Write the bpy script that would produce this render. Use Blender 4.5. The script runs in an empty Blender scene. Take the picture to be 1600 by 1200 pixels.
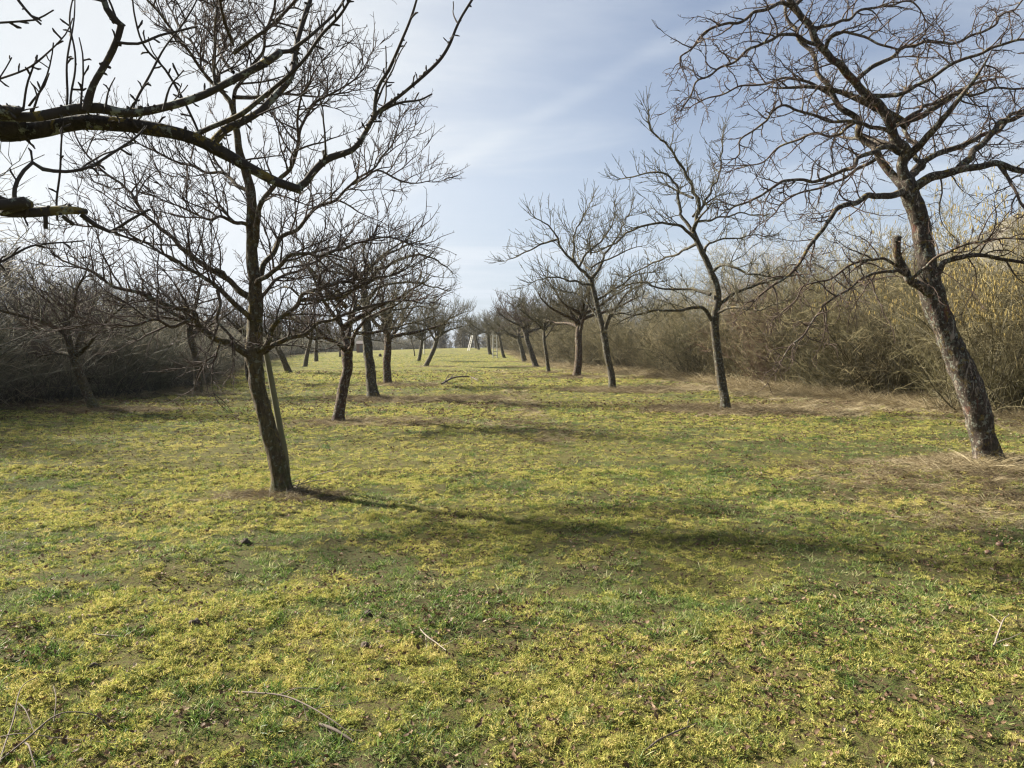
import bpy, math, random
import numpy as np
from mathutils import Vector, Matrix

# ------------------------------------------------------------------ camera, sky, sun, exposure
scn = bpy.context.scene
C = scn.collection
F = 1190.0                      # focal length in pixels of the 1600 px wide photograph
CAM_Z = 1.62
PITCH = math.atan(60 / F)
cam = bpy.data.cameras.new("camera")
cam.sensor_width = 36.0
cam.lens = 36.0 * F / 1600.0
cam.clip_start = 0.05
cam.clip_end = 6000
camo = bpy.data.objects.new("camera", cam)
C.objects.link(camo)
camo.location = (0, 0, CAM_Z)
camo.rotation_euler = (math.pi / 2 - PITCH, 0, 0)
scn.camera = camo

SUN_EL = math.radians(32)
SUN_AZ = math.radians(64)       # degrees to the left of the view direction (+Y)
sdir = Vector((-math.sin(SUN_AZ) * math.cos(SUN_EL), math.cos(SUN_AZ) * math.cos(SUN_EL), math.sin(SUN_EL)))
sun = bpy.data.lights.new("sun", 'SUN')
sun.energy = 5.0
sun.angle = math.radians(2.4)   # veiled by thin high cloud
sun.color = (1.0, 0.93, 0.80)
suno = bpy.data.objects.new("sun", sun)
C.objects.link(suno)
suno.rotation_euler = (-sdir).to_track_quat('-Z', 'Y').to_euler()

scn.view_settings.view_transform = 'Standard'
scn.view_settings.look = 'None'
scn.view_settings.exposure = 1.80
scn.cycles.use_denoising = True
scn.cycles.denoiser = 'OPENIMAGEDENOISE'
scn.cycles.denoising_input_passes = 'RGB_ALBEDO_NORMAL'
scn.cycles.denoising_prefilter = 'ACCURATE'
scn.cycles.volume_bounces = 0
scn.cycles.filter_width = 1.25
scn.cycles.max_bounces = 6
scn.cycles.transparent_max_bounces = 8
scn.cycles.sample_clamp_indirect = 4.0
scn.view_settings.gamma = 1.0
scn.view_settings.use_curve_mapping = False


def mixcol(nt, a, b, fac):
    m = nt.nodes.new("ShaderNodeMix")
    m.data_type = 'RGBA'
    for sock, v in ((m.inputs[6], a), (m.inputs[7], b), (m.inputs[0], fac)):
        if hasattr(v, 'is_linked'):
            nt.links.new(v, sock)
        elif isinstance(v, tuple):
            sock.default_value = (*v[:3], 1)
        else:
            sock.default_value = v
    return m.outputs[2]


def mth(nt, op, a, b=None, c=None, clamp=False):
    m = nt.nodes.new("ShaderNodeMath")
    m.operation = op
    m.use_clamp = clamp
    for i, v in enumerate((a, b, c)):
        if v is None:
            continue
        if hasattr(v, 'is_linked'):
            nt.links.new(v, m.inputs[i])
        else:
            m.inputs[i].default_value = v
    return m.outputs[0]


def ramp(nt, v, lo, hi, a=0.0, b=1.0):
    m = nt.nodes.new("ShaderNodeMapRange")
    m.interpolation_type = 'SMOOTHSTEP'
    nt.links.new(v, m.inputs[0])
    m.inputs[1].default_value = lo
    m.inputs[2].default_value = hi
    m.inputs[3].default_value = a
    m.inputs[4].default_value = b
    return m.outputs[0]


def noise(nt, vec, scale, detail=3, rough=0.55, dist=0.0):
    n = nt.nodes.new("ShaderNodeTexNoise")
    n.inputs['Scale'].default_value = scale
    n.inputs['Detail'].default_value = detail
    n.inputs['Roughness'].default_value = rough
    n.inputs['Distortion'].default_value = dist
    if vec is not None:
        nt.links.new(vec, n.inputs['Vector'])
    return n.outputs['Fac']


world = bpy.data.worlds.new("World")
scn.world = world
world.use_nodes = True
wt = world.node_tree
wt.nodes.clear()
wout = wt.nodes.new("ShaderNodeOutputWorld")
bg = wt.nodes.new("ShaderNodeBackground")
bg.inputs[1].default_value = 0.0255
sky = wt.nodes.new("ShaderNodeTexSky")
sky.sky_type = 'NISHITA'
sky.sun_disc = False
sky.sun_elevation = SUN_EL
sky.sun_rotation = -SUN_AZ
sky.air_density = 1.0
sky.dust_density = 1.0
sky.ozone_density = 2.0
tc = wt.nodes.new("ShaderNodeTexCoord")
sep = wt.nodes.new("ShaderNodeSeparateXYZ")
wt.links.new(tc.outputs['Generated'], sep.inputs[0])
zc = mth(wt, 'MAXIMUM', sep.outputs[2], 0.0)
den = mth(wt, 'ADD', zc, 0.12)
cu = mth(wt, 'DIVIDE', sep.outputs[0], den)
cv = mth(wt, 'DIVIDE', sep.outputs[1], den)
comb = wt.nodes.new("ShaderNodeCombineXYZ")
wt.links.new(cu, comb.inputs[0])
wt.links.new(cv, comb.inputs[1])
mp = wt.nodes.new("ShaderNodeMapping")
mp.inputs['Rotation'].default_value = (0, 0, math.radians(-38))
mp.inputs['Scale'].default_value = (0.45, 1.5, 1)
wt.links.new(comb.outputs[0], mp.inputs[0])
c1 = ramp(wt, noise(wt, mp.outputs[0], 0.9, 6, 0.58, 0.6), 0.42, 0.80)
# low veil whitening the sky towards the horizon and towards the sun
hz = ramp(wt, sep.outputs[2], 0.0, 0.42, 1.0, 0.0)
dotn = wt.nodes.new("ShaderNodeVectorMath")
dotn.operation = 'DOT_PRODUCT'
wt.links.new(tc.outputs['Generated'], dotn.inputs[0])
dotn.inputs[1].default_value = sdir
sn = ramp(wt, dotn.outputs['Value'], 0.30, 0.85, 0.0, 1.0)
# one faint contrail: a band round the plane through two sky directions
def pixdir(px, py):
    x, y = (px - 800) / F, (600 - py) / F
    cp, sp = math.cos(PITCH), math.sin(PITCH)
    return Vector((x, cp + y * sp, -sp + y * cp)).normalized()
tn = pixdir(1150, 10).cross(pixdir(800, 205)).normalized()
dt = wt.nodes.new("ShaderNodeVectorMath")
dt.operation = 'DOT_PRODUCT'
wt.links.new(tc.outputs['Generated'], dt.inputs[0])
dt.inputs[1].default_value = tn
trail = ramp(wt, mth(wt, 'ABSOLUTE', dt.outputs['Value']), 0.0, 0.018, 0.15, 0.0)
trail = mth(wt, 'MULTIPLY', trail, ramp(wt, noise(wt, mp.outputs[0], 3.0, 4), 0.3, 0.6))
cl = mth(wt, 'ADD', mth(wt, 'MULTIPLY', c1, 0.55), mth(wt, 'MULTIPLY', hz, 0.42))
cl = mth(wt, 'ADD', cl, trail)
cl = mth(wt, 'ADD', cl, mth(wt, 'MULTIPLY', sn, 0.85))
cl = mth(wt, 'ADD', cl, 0.16, clamp=True)
ccol = mixcol(wt, (7.9, 8.7, 9.7), (8.8, 9.2, 9.6), sn)
tint = wt.nodes.new("ShaderNodeVectorMath")
tint.operation = 'MULTIPLY'
wt.links.new(sky.outputs[0], tint.inputs[0])
tint.inputs[1].default_value = (0.91, 1.02, 1.20)
skc = mixcol(wt, tint.outputs[0], ccol, cl)
wt.links.new(skc, bg.inputs[0])
wt.links.new(bg.outputs[0], wout.inputs[0])

# ------------------------------------------------------------------ helpers
rng = random.Random(11)
nr = np.random.default_rng(5)
Z = Vector((0, 0, 1))


def _hash(ix, iy, iz):
    h = (ix.astype(np.int64) * 374761393 + iy.astype(np.int64) * 668265263 + iz.astype(np.int64) * 2147483647) & 0x7fffffff
    h = ((h ^ (h >> 13)) * 1274126177) & 0x7fffffff
    h = ((h ^ (h >> 16)) * 1103515245) & 0x7fffffff
    return ((h >> 8) & 0xffff) / 65535.0


def vnoise(x, y, z=0.0):
    x, y, z = np.broadcast_arrays(np.asarray(x, float), np.asarray(y, float), np.asarray(z, float))
    ix, iy, iz = np.floor(x), np.floor(y), np.floor(z)
    fx, fy, fz = x - ix, y - iy, z - iz
    fx, fy, fz = [f * f * (3 - 2 * f) for f in (fx, fy, fz)]
    r = 0
    for a in (0, 1):
        for b in (0, 1):
            for c in (0, 1):
                w = (fx if a else 1 - fx) * (fy if b else 1 - fy) * (fz if c else 1 - fz)
                r = r + w * _hash(ix + a, iy + b, iz + c)
    return r


def fbm(x, y, o=3, z=0.0):
    s, a, t = 0, 1.0, 0
    for i in range(o):
        s = s + a * vnoise(np.asarray(x) * 2 ** i + 17.3 * i, np.asarray(y) * 2 ** i - 9.1 * i, np.asarray(z) * 2 ** i)
        t += a
        a *= 0.5
    return s / t


def sstep(v, a, b):
    t = np.clip((np.asarray(v, float) - a) / (b - a), 0, 1)
    return t * t * (3 - 2 * t)


def gz(x, y):
    """height of the meadow: level, a gentle rise far off, then falling away; small bumps underfoot"""
    x, y = np.asarray(x, float), np.asarray(y, float)
    z = 1.15 * sstep(y, 70, 165) * sstep(x, -60, 0) - 14 * sstep(y, 185, 520)
    near = 1 - sstep(y, 14, 60)
    z = z + 0.11 * (fbm(x * 0.35 + 3, y * 0.35, 2) - 0.5) * (1 - sstep(y, 40, 120))
    z = z + near * (0.085 * (fbm(x * 1.6, y * 1.6 + 5, 3) - 0.5) + 0.045 * (fbm(x * 6.5 + 1, y * 6.5, 2) - 0.5))
    return z


def gzf(x, y):
    return float(gz(x, y))


def ray(px, py):
    x, y = (px - 800) / F, (600 - py) / F
    cp, sp = math.cos(PITCH), math.sin(PITCH)
    return Vector((x, cp + y * sp, -sp + y * cp))


def at(px, py, Y):
    r = ray(px, py)
    return Vector((0, 0, CAM_Z)) + r * (Y / r.y)


def gpt(px, py):
    r = ray(px, py)
    t = CAM_Z / max(1e-4, -r.z)
    for _ in range(12):
        p = Vector((0, 0, CAM_Z)) + r * t
        t = (CAM_Z - gzf(p.x, p.y)) / -r.z
    p = Vector((0, 0, CAM_Z)) + r * t
    return Vector((p.x, p.y, gzf(p.x, p.y)))


def gd(px, Y):
    p = Vector((ray(px, 540).x / ray(px, 540).y * Y, Y, 0))
    p.z = gzf(p.x, p.y)
    return p


class Tubes:
    """collects tubes (polyline + radii) and links them as ONE mesh object"""

    def __init__(s):
        s.L = {}
        s.extra = []

    def add(s, pts, rad, sides=4):
        P = np.array([tuple(p) for p in pts], float)
        R = np.asarray(rad, float)
        if R.ndim == 1:
            R = np.repeat(R[:, None], sides, 1)
        s.L.setdefault((len(P), sides), []).append((P, R))

    def mesh(s, name, org=(0, 0, 0)):
        V, Q, RA = [], [], []
        caps = []
        off = 0
        for (n, k), lst in s.L.items():
            P = np.stack([a for a, _ in lst])
            R = np.stack([b for _, b in lst])
            T = np.empty_like(P)
            T[:, 1:-1] = P[:, 2:] - P[:, :-2]
            T[:, 0] = P[:, 1] - P[:, 0]
            T[:, -1] = P[:, -1] - P[:, -2]
            T /= np.maximum(np.linalg.norm(T, axis=2, keepdims=True), 1e-9)
            ax = np.argmin(np.abs(T).max(axis=1), axis=1)
            ref = np.eye(3)[ax][:, None, :]
            U = np.cross(T, np.broadcast_to(ref, T.shape))
            U /= np.maximum(np.linalg.norm(U, axis=2, keepdims=True), 1e-9)
            W = np.cross(T, U)
            a = np.arange(k) * 2 * math.pi / k
            ring = U[:, :, None, :] * np.cos(a)[None, None, :, None] + W[:, :, None, :] * np.sin(a)[None, None, :, None]
            vv = P[:, :, None, :] + ring * R[:, :, :, None]
            B = len(lst)
            V.append(vv.reshape(-1, 3))
            RA.append(np.repeat(R.mean(axis=2)[:, :, None], k, 2).reshape(-1))
            b = off + np.arange(B)[:, None, None] * (n * k)
            i = np.arange(n - 1)[None, :, None] * k
            j = np.arange(k)[None, None, :]
            j2 = (j + 1) % k
            q = np.stack([b + i + j, b + i + j2, b + i + k + j2, b + i + k + j], -1)
            Q.append(q.reshape(-1, 4))
            for m in np.nonzero(R[:, -1].mean(axis=1) > 0.004)[0]:
                st = off + m * n * k + (n - 1) * k
                caps.append(list(range(st, st + k)))
            off += B * n * k
        V = np.concatenate(V) - np.array(tuple(org))
        Q = np.concatenate(Q)
        RA = np.concatenate(RA)
        me = bpy.data.meshes.new(name)
        nl = Q.size + sum(len(c) for c in caps)
        me.vertices.add(len(V))
        me.vertices.foreach_set("co", V.astype(np.float32).ravel())
        me.loops.add(nl)
        me.polygons.add(len(Q) + len(caps))
        li = np.concatenate([Q.ravel()] + [np.array(c) for c in caps]).astype(np.int32)
        me.loops.foreach_set("vertex_index", li)
        tot = np.concatenate([np.full(len(Q), 4), np.array([len(c) for c in caps], int)]).astype(np.int32)
        me.polygons.foreach_set("loop_start", np.concatenate([[0], np.cumsum(tot)[:-1]]).astype(np.int32))
        me.polygons.foreach_set("loop_total", tot)
        me.polygons.foreach_set("use_smooth", np.ones(len(tot), bool))
        me.update(calc_edges=True)
        at_ = me.attributes.new("rad", 'FLOAT', 'POINT')
        at_.data.foreach_set("value", RA.astype(np.float32))
        return me

    def build(s, name, mat, parent=None, org=(0, 0, 0)):
        me = s.mesh(name, org)
        me.materials.append(mat)
        o = bpy.data.objects.new(name, me)
        C.objects.link(o)
        if parent is not None:
            o.parent = parent
        else:
            o.location = org
        return o


def mesh_obj(name, verts, faces, mat, parent=None, smooth=False):
    me = bpy.data.meshes.new(name)
    me.from_pydata([tuple(v) for v in verts], [], faces)
    if smooth:
        me.polygons.foreach_set("use_smooth", np.ones(len(faces), bool))
    me.materials.append(mat)
    me.update()
    o = bpy.data.objects.new(name, me)
    C.objects.link(o)
    if parent is not None:
        o.parent = parent
    return o


def tag(o, label=None, cat=None, group=None, kind=None):
    if label:
        o['label'] = label
    if cat:
        o['category'] = cat
    if group:
        o['group'] = group
    if kind:
        o['kind'] = kind
    return o


def thing(name, loc, label, cat, group=None):
    o = bpy.data.objects.new(name, None)
    o.empty_display_size = 0.2
    C.objects.link(o)
    o.location = loc
    return tag(o, label, cat, group)


# ------------------------------------------------------------------ materials
def new_mat(name):
    m = bpy.data.materials.new(name)
    m.use_nodes = True
    nt = m.node_tree
    nt.nodes.clear()
    out = nt.nodes.new("ShaderNodeOutputMaterial")
    return m, nt, out


def bark_mat(name, dark, light, twig, lichen=0.5, flake=0.0, green=0.0, bump=1.0):
    m, nt, out = new_mat(name)
    b = nt.nodes.new("ShaderNodeBsdfPrincipled")
    b.inputs['Roughness'].default_value = 0.85
    b.inputs['Specular IOR Level'].default_value = 0.25
    geo = nt.nodes.new("ShaderNodeNewGeometry")
    pos = geo.outputs['Position']
    mp_ = nt.nodes.new("ShaderNodeMapping")
    mp_.inputs['Scale'].default_value = (1, 1, 0.3)
    nt.links.new(pos, mp_.inputs[0])
    n1 = noise(nt, mp_.outputs[0], 42, 5, 0.7)
    n2 = noise(nt, pos, 7, 4, 0.6)
    col = mixcol(nt, dark, light, ramp(nt, n1, 0.32, 0.68))
    col = mixcol(nt, col, tuple(x * 0.45 for x in dark), ramp(nt, n2, 0.55, 0.72, 0, 0.7))
    at_ = nt.nodes.new("ShaderNodeAttribute")
    at_.attribute_name = "rad"
    thick = ramp(nt, at_.outputs['Fac'], 0.010, 0.030)
    col = mixcol(nt, twig, col, thick)
    if flake:
        nf = noise(nt, mp_.outputs[0], 14, 6, 0.75, 1.2)
        col = mixcol(nt, col, (0.27, 0.22, 0.175), mth(nt, 'MULTIPLY', ramp(nt, nf, 0.55, 0.61), mth(nt, 'MULTIPLY', thick, flake)))
        nf2 = noise(nt, mp_.outputs[0], 5, 4, 0.7, 0.8)
        col = mixcol(nt, col, (0.10, 0.040, 0.028), mth(nt, 'MULTIPLY', ramp(nt, nf2, 0.60, 0.68), mth(nt, 'MULTIPLY', thick, flake)))
    # grey and yellow lichen crusts, most on upper sides of limbs
    sp_ = nt.nodes.new("ShaderNodeSeparateXYZ")
    nt.links.new(geo.outputs['Normal'], sp_.inputs[0])
    upf = ramp(nt, sp_.outputs[2], -0.4, 0.8, 0.35, 1.0)
    midr = ramp(nt, at_.outputs['Fac'], 0.004, 0.014)
    l1 = ramp(nt, noise(nt, pos, 19, 5, 0.7), 0.545, 0.60)
    col = mixcol(nt, col, (0.20, 0.21, 0.165), mth(nt, 'MULTIPLY', mth(nt, 'MULTIPLY', l1, 0.85 * min(1, lichen * 1.3)), midr))
    l2 = ramp(nt, noise(nt, pos, 11.3, 5, 0.72, 0.5), 0.565, 0.61)
    col = mixcol(nt, col, (0.22, 0.155, 0.022), mth(nt, 'MULTIPLY', mth(nt, 'MULTIPLY', l2, upf), mth(nt, 'MULTIPLY', midr, lichen)))
    if green:
        sepp = nt.nodes.new("ShaderNodeSeparateXYZ")
        nt.links.new(pos, sepp.inputs[0])
        low = ramp(nt, sepp.outputs[2], 0.1, 0.9, 1.0, 0.25)
        g = mth(nt, 'MULTIPLY', ramp(nt, noise(nt, pos, 4, 4, 0.7), 0.4, 0.6), mth(nt, 'MULTIPLY', low, green))
        col = mixcol(nt, col, (0.075, 0.085, 0.022), mth(nt, 'MULTIPLY', g, thick))
    nt.links.new(col, b.inputs['Base Color'])
    bp = nt.nodes.new("ShaderNodeBump")
    bp.inputs['Strength'].default_value = 0.9 * bump
    bp.inputs['Distance'].default_value = 0.012
    nt.links.new(mth(nt, 'MULTIPLY', mth(nt, 'ADD', n1, mth(nt, 'MULTIPLY', l1, 0.4)), thick), bp.inputs['Height'])
    nt.links.new(bp.outputs[0], b.inputs['Normal'])
    nt.links.new(b.outputs[0], out.inputs[0])
    return m


M_BARK_L = bark_mat("bark_brown", (0.030, 0.021, 0.013), (0.105, 0.075, 0.042), (0.060, 0.042, 0.033), 0.55, 0.0, 0.5)
M_BARK_R = bark_mat("bark_flaky", (0.022, 0.016, 0.013), (0.075, 0.056, 0.043), (0.070, 0.048, 0.037), 0.75, 0.9, 0.15)
M_BARK_M = bark_mat("bark_grey", (0.024, 0.020, 0.015), (0.085, 0.070, 0.050), (0.072, 0.062, 0.034), 0.85, 0.35, 0.2)
M_BARK_F = bark_mat("bark_lichened", (0.013, 0.010, 0.008), (0.045, 0.036, 0.027), (0.045, 0.036, 0.030), 0.8, 0.0, 0.0, 1.2)
M_BARK_RED = bark_mat("bark_reddish", (0.030, 0.018, 0.014), (0.080, 0.048, 0.034), (0.070, 0.058, 0.031), 0.85, 0.4, 0.1)


def twig_mat(name, a, b_, c):
    m, nt, out = new_mat(name)
    b = nt.nodes.new("ShaderNodeBsdfPrincipled")
    b.inputs['Roughness'].default_value = 0.75
    geo = nt.nodes.new("ShaderNodeNewGeometry")
    ri = geo.outputs['Random Per Island']
    oi = nt.nodes.new("ShaderNodeObjectInfo")
    n = noise(nt, geo.outputs['Position'], 0.55, 3, 0.6)
    ar = nt.nodes.new("ShaderNodeAttribute")
    ar.attribute_name = "rad"
    col = mixcol(nt, a, b_, ramp(nt, ri, 0.45, 1.0))
    col = mixcol(nt, col, c, ramp(nt, n, 0.42, 0.66, 0.0, 0.75))
    col = mixcol(nt, col, tuple(x * .75 for x in a), ramp(nt, ar.outputs['Fac'], 0.005, 0.010))
    nt.links.new(col, b.inputs['Base Color'])
    nt.links.new(b.outputs[0], out.inputs[0])
    return m


M_HEDGE_R = twig_mat("hedge_twigs", (0.066, 0.054, 0.023), (0.42, 0.345, 0.175), (0.115, 0.102, 0.034))
M_HEDGE_RR = twig_mat("reddish_twigs", (0.15, 0.085, 0.055), (0.19, 0.125, 0.080), (0.12, 0.09, 0.05))
M_HEDGE_L = twig_mat("dark_hedge_twigs", (0.060, 0.052, 0.032), (0.36, 0.30, 0.19), (0.075, 0.080, 0.036))
M_HAZEL = twig_mat("hazel_twigs", (0.12, 0.10, 0.05), (0.36, 0.31, 0.16), (0.16, 0.14, 0.05))


def leaf_mat(name, cols, transl=0.35, rough=0.7, tint_attr=True, seed_scale=1.0):
    """blades and leaves: colour runs with the instance's own tint; thin, so light passes through"""
    m, nt, out = new_mat(name)
    at_ = nt.nodes.new("ShaderNodeAttribute")
    at_.attribute_type = 'INSTANCER'
    at_.attribute_name = "tint"
    geo = nt.nodes.new("ShaderNodeNewGeometry")
    f = mth(nt, 'ADD', at_.outputs['Fac'], mth(nt, 'MULTIPLY', mth(nt, 'SUBTRACT', geo.outputs['Random Per Island'], 0.5), 0.7), clamp=True)
    cr = nt.nodes.new("ShaderNodeValToRGB")
    el = cr.color_ramp.elements
    while len(el) < len(cols):
        el.new(0.5)
    for i, c in enumerate(cols):
        el[i].position = i / (len(cols) - 1)
        el[i].color = (*c, 1)
    nt.links.new(f, cr.inputs[0])
    d = nt.nodes.new("ShaderNodeBsdfPrincipled")
    d.inputs['Roughness'].default_value = rough
    d.inputs['Specular IOR Level'].default_value = 0.25
    nt.links.new(cr.outputs[0], d.inputs['Base Color'])
    t = nt.nodes.new("ShaderNodeBsdfTranslucent")
    nt.links.new(cr.outputs[0], t.inputs[0])
    mx = nt.nodes.new("ShaderNodeMixShader")
    mx.inputs[0].default_value = transl
    nt.links.new(d.outputs[0], mx.inputs[1])
    nt.links.new(t.outputs[0], mx.inputs[2])
    nt.links.new(mx.outputs[0], out.inputs[0])
    return m


M_MOSS = leaf_mat("moss", [(0.060, 0.085, 0.025), (0.21, 0.235, 0.055), (0.45, 0.445, 0.105), (0.52, 0.43, 0.16)], 0.4)
M_GRASS = leaf_mat("grass", [(0.050, 0.10, 0.024), (0.115, 0.195, 0.038), (0.21, 0.28, 0.068), (0.44, 0.41, 0.21)], 0.4, 0.5)
M_DRY = leaf_mat("dry_grass", [(0.070, 0.050, 0.030), (0.20, 0.155, 0.084), (0.39, 0.32, 0.18), (0.55, 0.47, 0.31)], 0.3)
M_LEAF = leaf_mat("dead_leaf", [(0.060, 0.036, 0.020), (0.125, 0.075, 0.040), (0.21, 0.135, 0.078), (0.37, 0.30, 0.22)], 0.15)


def simple_mat(name, col, rough=0.7, var=0.25, scale=30, stretch=(1, 1, 0.15)):
    m, nt, out = new_mat(name)
    b = nt.nodes.new("ShaderNodeBsdfPrincipled")
    b.inputs['Roughness'].default_value = rough
    geo = nt.nodes.new("ShaderNodeNewGeometry")
    mp_ = nt.nodes.new("ShaderNodeMapping")
    mp_.inputs['Scale'].default_value = stretch
    nt.links.new(geo.outputs['Position'], mp_.inputs[0])
    n = noise(nt, mp_.outputs[0], scale, 4, 0.65)
    c = mixcol(nt, tuple(x * (1 - var) for x in col), tuple(min(1, x * (1 + var)) for x in col), n)
    nt.links.new(c, b.inputs['Base Color'])
    bp = nt.nodes.new("ShaderNodeBump")
    bp.inputs['Strength'].default_value = 0.4
    bp.inputs['Distance'].default_value = 0.004
    nt.links.new(n, bp.inputs['Height'])
    nt.links.new(bp.outputs[0], b.inputs['Normal'])
    nt.links.new(b.outputs[0], out.inputs[0])
    return m


M_WHITE = simple_mat("pale_ladder_wood", (0.50, 0.48, 0.43), 0.6, 0.08)
M_STAKE = simple_mat("mossy_stake_wood", (0.145, 0.135, 0.075), 0.85, 0.4, 22)
M_SHED = simple_mat("shed_boards", (0.16, 0.085, 0.055), 0.8, 0.25)
M_ROOF = simple_mat("shed_roof", (0.13, 0.11, 0.10), 0.8, 0.2)
M_STICK = simple_mat("stick_bark", (0.115, 0.088, 0.068), 0.85, 0.4, 30)
M_STICKP = simple_mat("pale_stick", (0.26, 0.215, 0.165), 0.8, 0.2, 30)
M_EARTH = simple_mat("dark_earth", (0.060, 0.043, 0.030), 0.95, 0.5, 60, (1, 1, 1))
M_APPLE = simple_mat("rotten_apple_skin", (0.13, 0.070, 0.045), 0.6, 0.4, 25, (1, 1, 1))
M_CATKIN = simple_mat("catkin_yellow", (0.36, 0.27, 0.085), 0.8, 0.25, 90, (1, 1, 1))

# ------------------------------------------------------------------ where things stand
HEDGE_R = [(15.5, 5), (13.6, 12), (12.2, 17.5), (10.6, 24), (8.2, 38), (5.4, 52), (3.9, 64), (3.0, 80), (1.2, 108), (-2.4, 150), (-5, 182)]
HEDGE_L = [(-19, 6), (-16.5, 12), (-13.6, 18.5), (-11.7, 26.5), (-13.3, 33), (-18, 48), (-22.5, 66), (-31, 104), (-35, 135), (-31, 165), (-22, 188)]


def seg_dist(x, y, poly):
    best = np.full(np.shape(x), 1e9)
    side = np.zeros(np.shape(x))
    for (ax, ay), (bx, by) in zip(poly[:-1], poly[1:]):
        dx, dy = bx - ax, by - ay
        L = math.hypot(dx, dy)
        t = np.clip(((x - ax) * dx + (y - ay) * dy) / (L * L), 0, 1)
        d = np.hypot(x - (ax + t * dx), y - (ay + t * dy))
        s = ((x - ax) * dy - (y - ay) * dx) / L      # >0: to the right of the line
        m = d < best
        best = np.where(m, d, best)
        side = np.where(m, np.sign(s), side)
    return best, side


# (px, py) of trunk feet in the photograph -> points on the meadow
TREES = {}
FEET = dict(left_near=(441, 767), right_near=(1547, 729), right_b=(1134, 641), right_c=(958, 610), left_b=(530, 660), left_c=(583, 623),
            left_d=(606, 601), right_d=(900, 590), right_e=(858, 583), right_f=(838, 573), right_g=(820, 565), left_e=(664, 573),
            left_f=(654, 564.5), row2_a=(150, 641), row2_b=(310, 616))
BASE = {k: gpt(*v) for k, v in FEET.items()}
BASE['row2_c'] = gd(391, 33)
BASE['row2_d'] = gd(452, 45)
BASE['row2_e'] = gd(476, 59)
BASE['row2_f'] = gd(494, 77)
BASE['row2_g'] = gd(531, 98)
BASE['left_g'] = gd(648, 100)
BASE['right_h'] = gd(788, 92)
BASE['right_i'] = gd(766, 106)
BASE['right_j'] = gd(748, 138)
BASE['right_k'] = gd(744, 152)

WEEDS = [(BASE['right_near'], 2.7, 1.15, 0.5, 1.0), (BASE['right_b'], 3.0, 1.7, 0.9, 1.0), (BASE['right_c'], 3.0, 1.6, 0.7, 0.9), (BASE['left_b'], 2.8, 1.3, 0.8, 0.6),
         (BASE['left_c'], 3.2, 1.5, 1.2, 0.75), (BASE['left_d'], 3.5, 1.5, 0.5, 0.6), (BASE['right_d'], 3.4, 1.6, 0.3, 0.8), (BASE['right_e'], 2.5, 1.2, 0, 0.6),
         (BASE['right_f'], 2.8, 1.6, 0, 0.6), (BASE['left_near'], 0.75, 0.35, 0.1, 0.7), (BASE['row2_a'], 1.8, 0.8, 0, 0.8), (BASE['row2_b'], 1.5, 0.9, 0, 0.5),
         (BASE['right_g'], 3, 2, 0, 0.6), (BASE['left_e'], 3, 1.5, 1, 0.4)]


def dryness(x, y):
    """0..1: dead weeds and dry grass, round the trunks and along the right hedge"""
    x, y = np.asarray(x, float), np.asarray(y, float)
    d = np.zeros(np.shape(x))
    wob = (fbm(x * 0.9 + 7, y * 0.9, 3) - 0.5) * 1.3
    for b, rx, ry, ox, am in WEEDS:
        q = np.hypot((x - b.x - ox) / rx, (y - b.y + 0.2) / ry)
        d = np.maximum(d, am * (1 - sstep(q + wob, 0.55, 1.25)))
    hd, side = seg_dist(x, y, HEDGE_R)
    strip = np.where(side > 0, 1.0, 1 - sstep(hd * (1 + .5 * sstep(y, 22, 40)) + wob * 2.6, 0.8, 4.6))
    d = np.maximum(d, strip * 0.78)
    hl, sl = seg_dist(x, y, HEDGE_L)
    d = np.maximum(d, np.where(sl < 0, 1.0, 1 - sstep(hl + wob, 0.2, 1.5)) * 0.6)
    # the rough corner below the near right tree
    d = np.maximum(d, 0.62 * sstep(x + wob, 2.4, 5.6) * sstep(y, 4.2, 8.0) * (1 - sstep(y + wob, 9.5, 12)))
    # a faint worn strip down the middle of the lane
    d = np.maximum(d, .24 * (1 - sstep(np.abs(x - .9 + .035 * y) + wob * 1.2, .2, 1.5)) * sstep(y, 9.5, 14) * (1 - sstep(y, 40, 70)))
    return np.clip(d, 0, 1)


def mossiness(x, y):
    n = fbm(x * 0.55 + 2, y * 0.8 - 4, 3)
    n2 = fbm(x * 2.3 + 9, y * 2.8, 3)
    right = sstep(x, 0.5, 4.5) * (1 - sstep(y, 7, 14)) * 0.13
    return np.clip(sstep(0.55 * n + 0.45 * n2 - right, 0.30, 0.55), 0, 1)


# ------------------------------------------------------------------ the meadow
def axis(lo, hi, fine_lo, fine_hi, step, grow):
    a = list(np.arange(fine_lo, fine_hi, step))
    s, v = step, fine_lo
    left = []
    while v > lo:
        s *= grow
        v -= s
        left.append(v)
    s, v = step, a[-1]
    right = []
    while v < hi:
        s *= grow
        v += s
        right.append(v)
    return np.array(left[::-1] + a + right)


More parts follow.
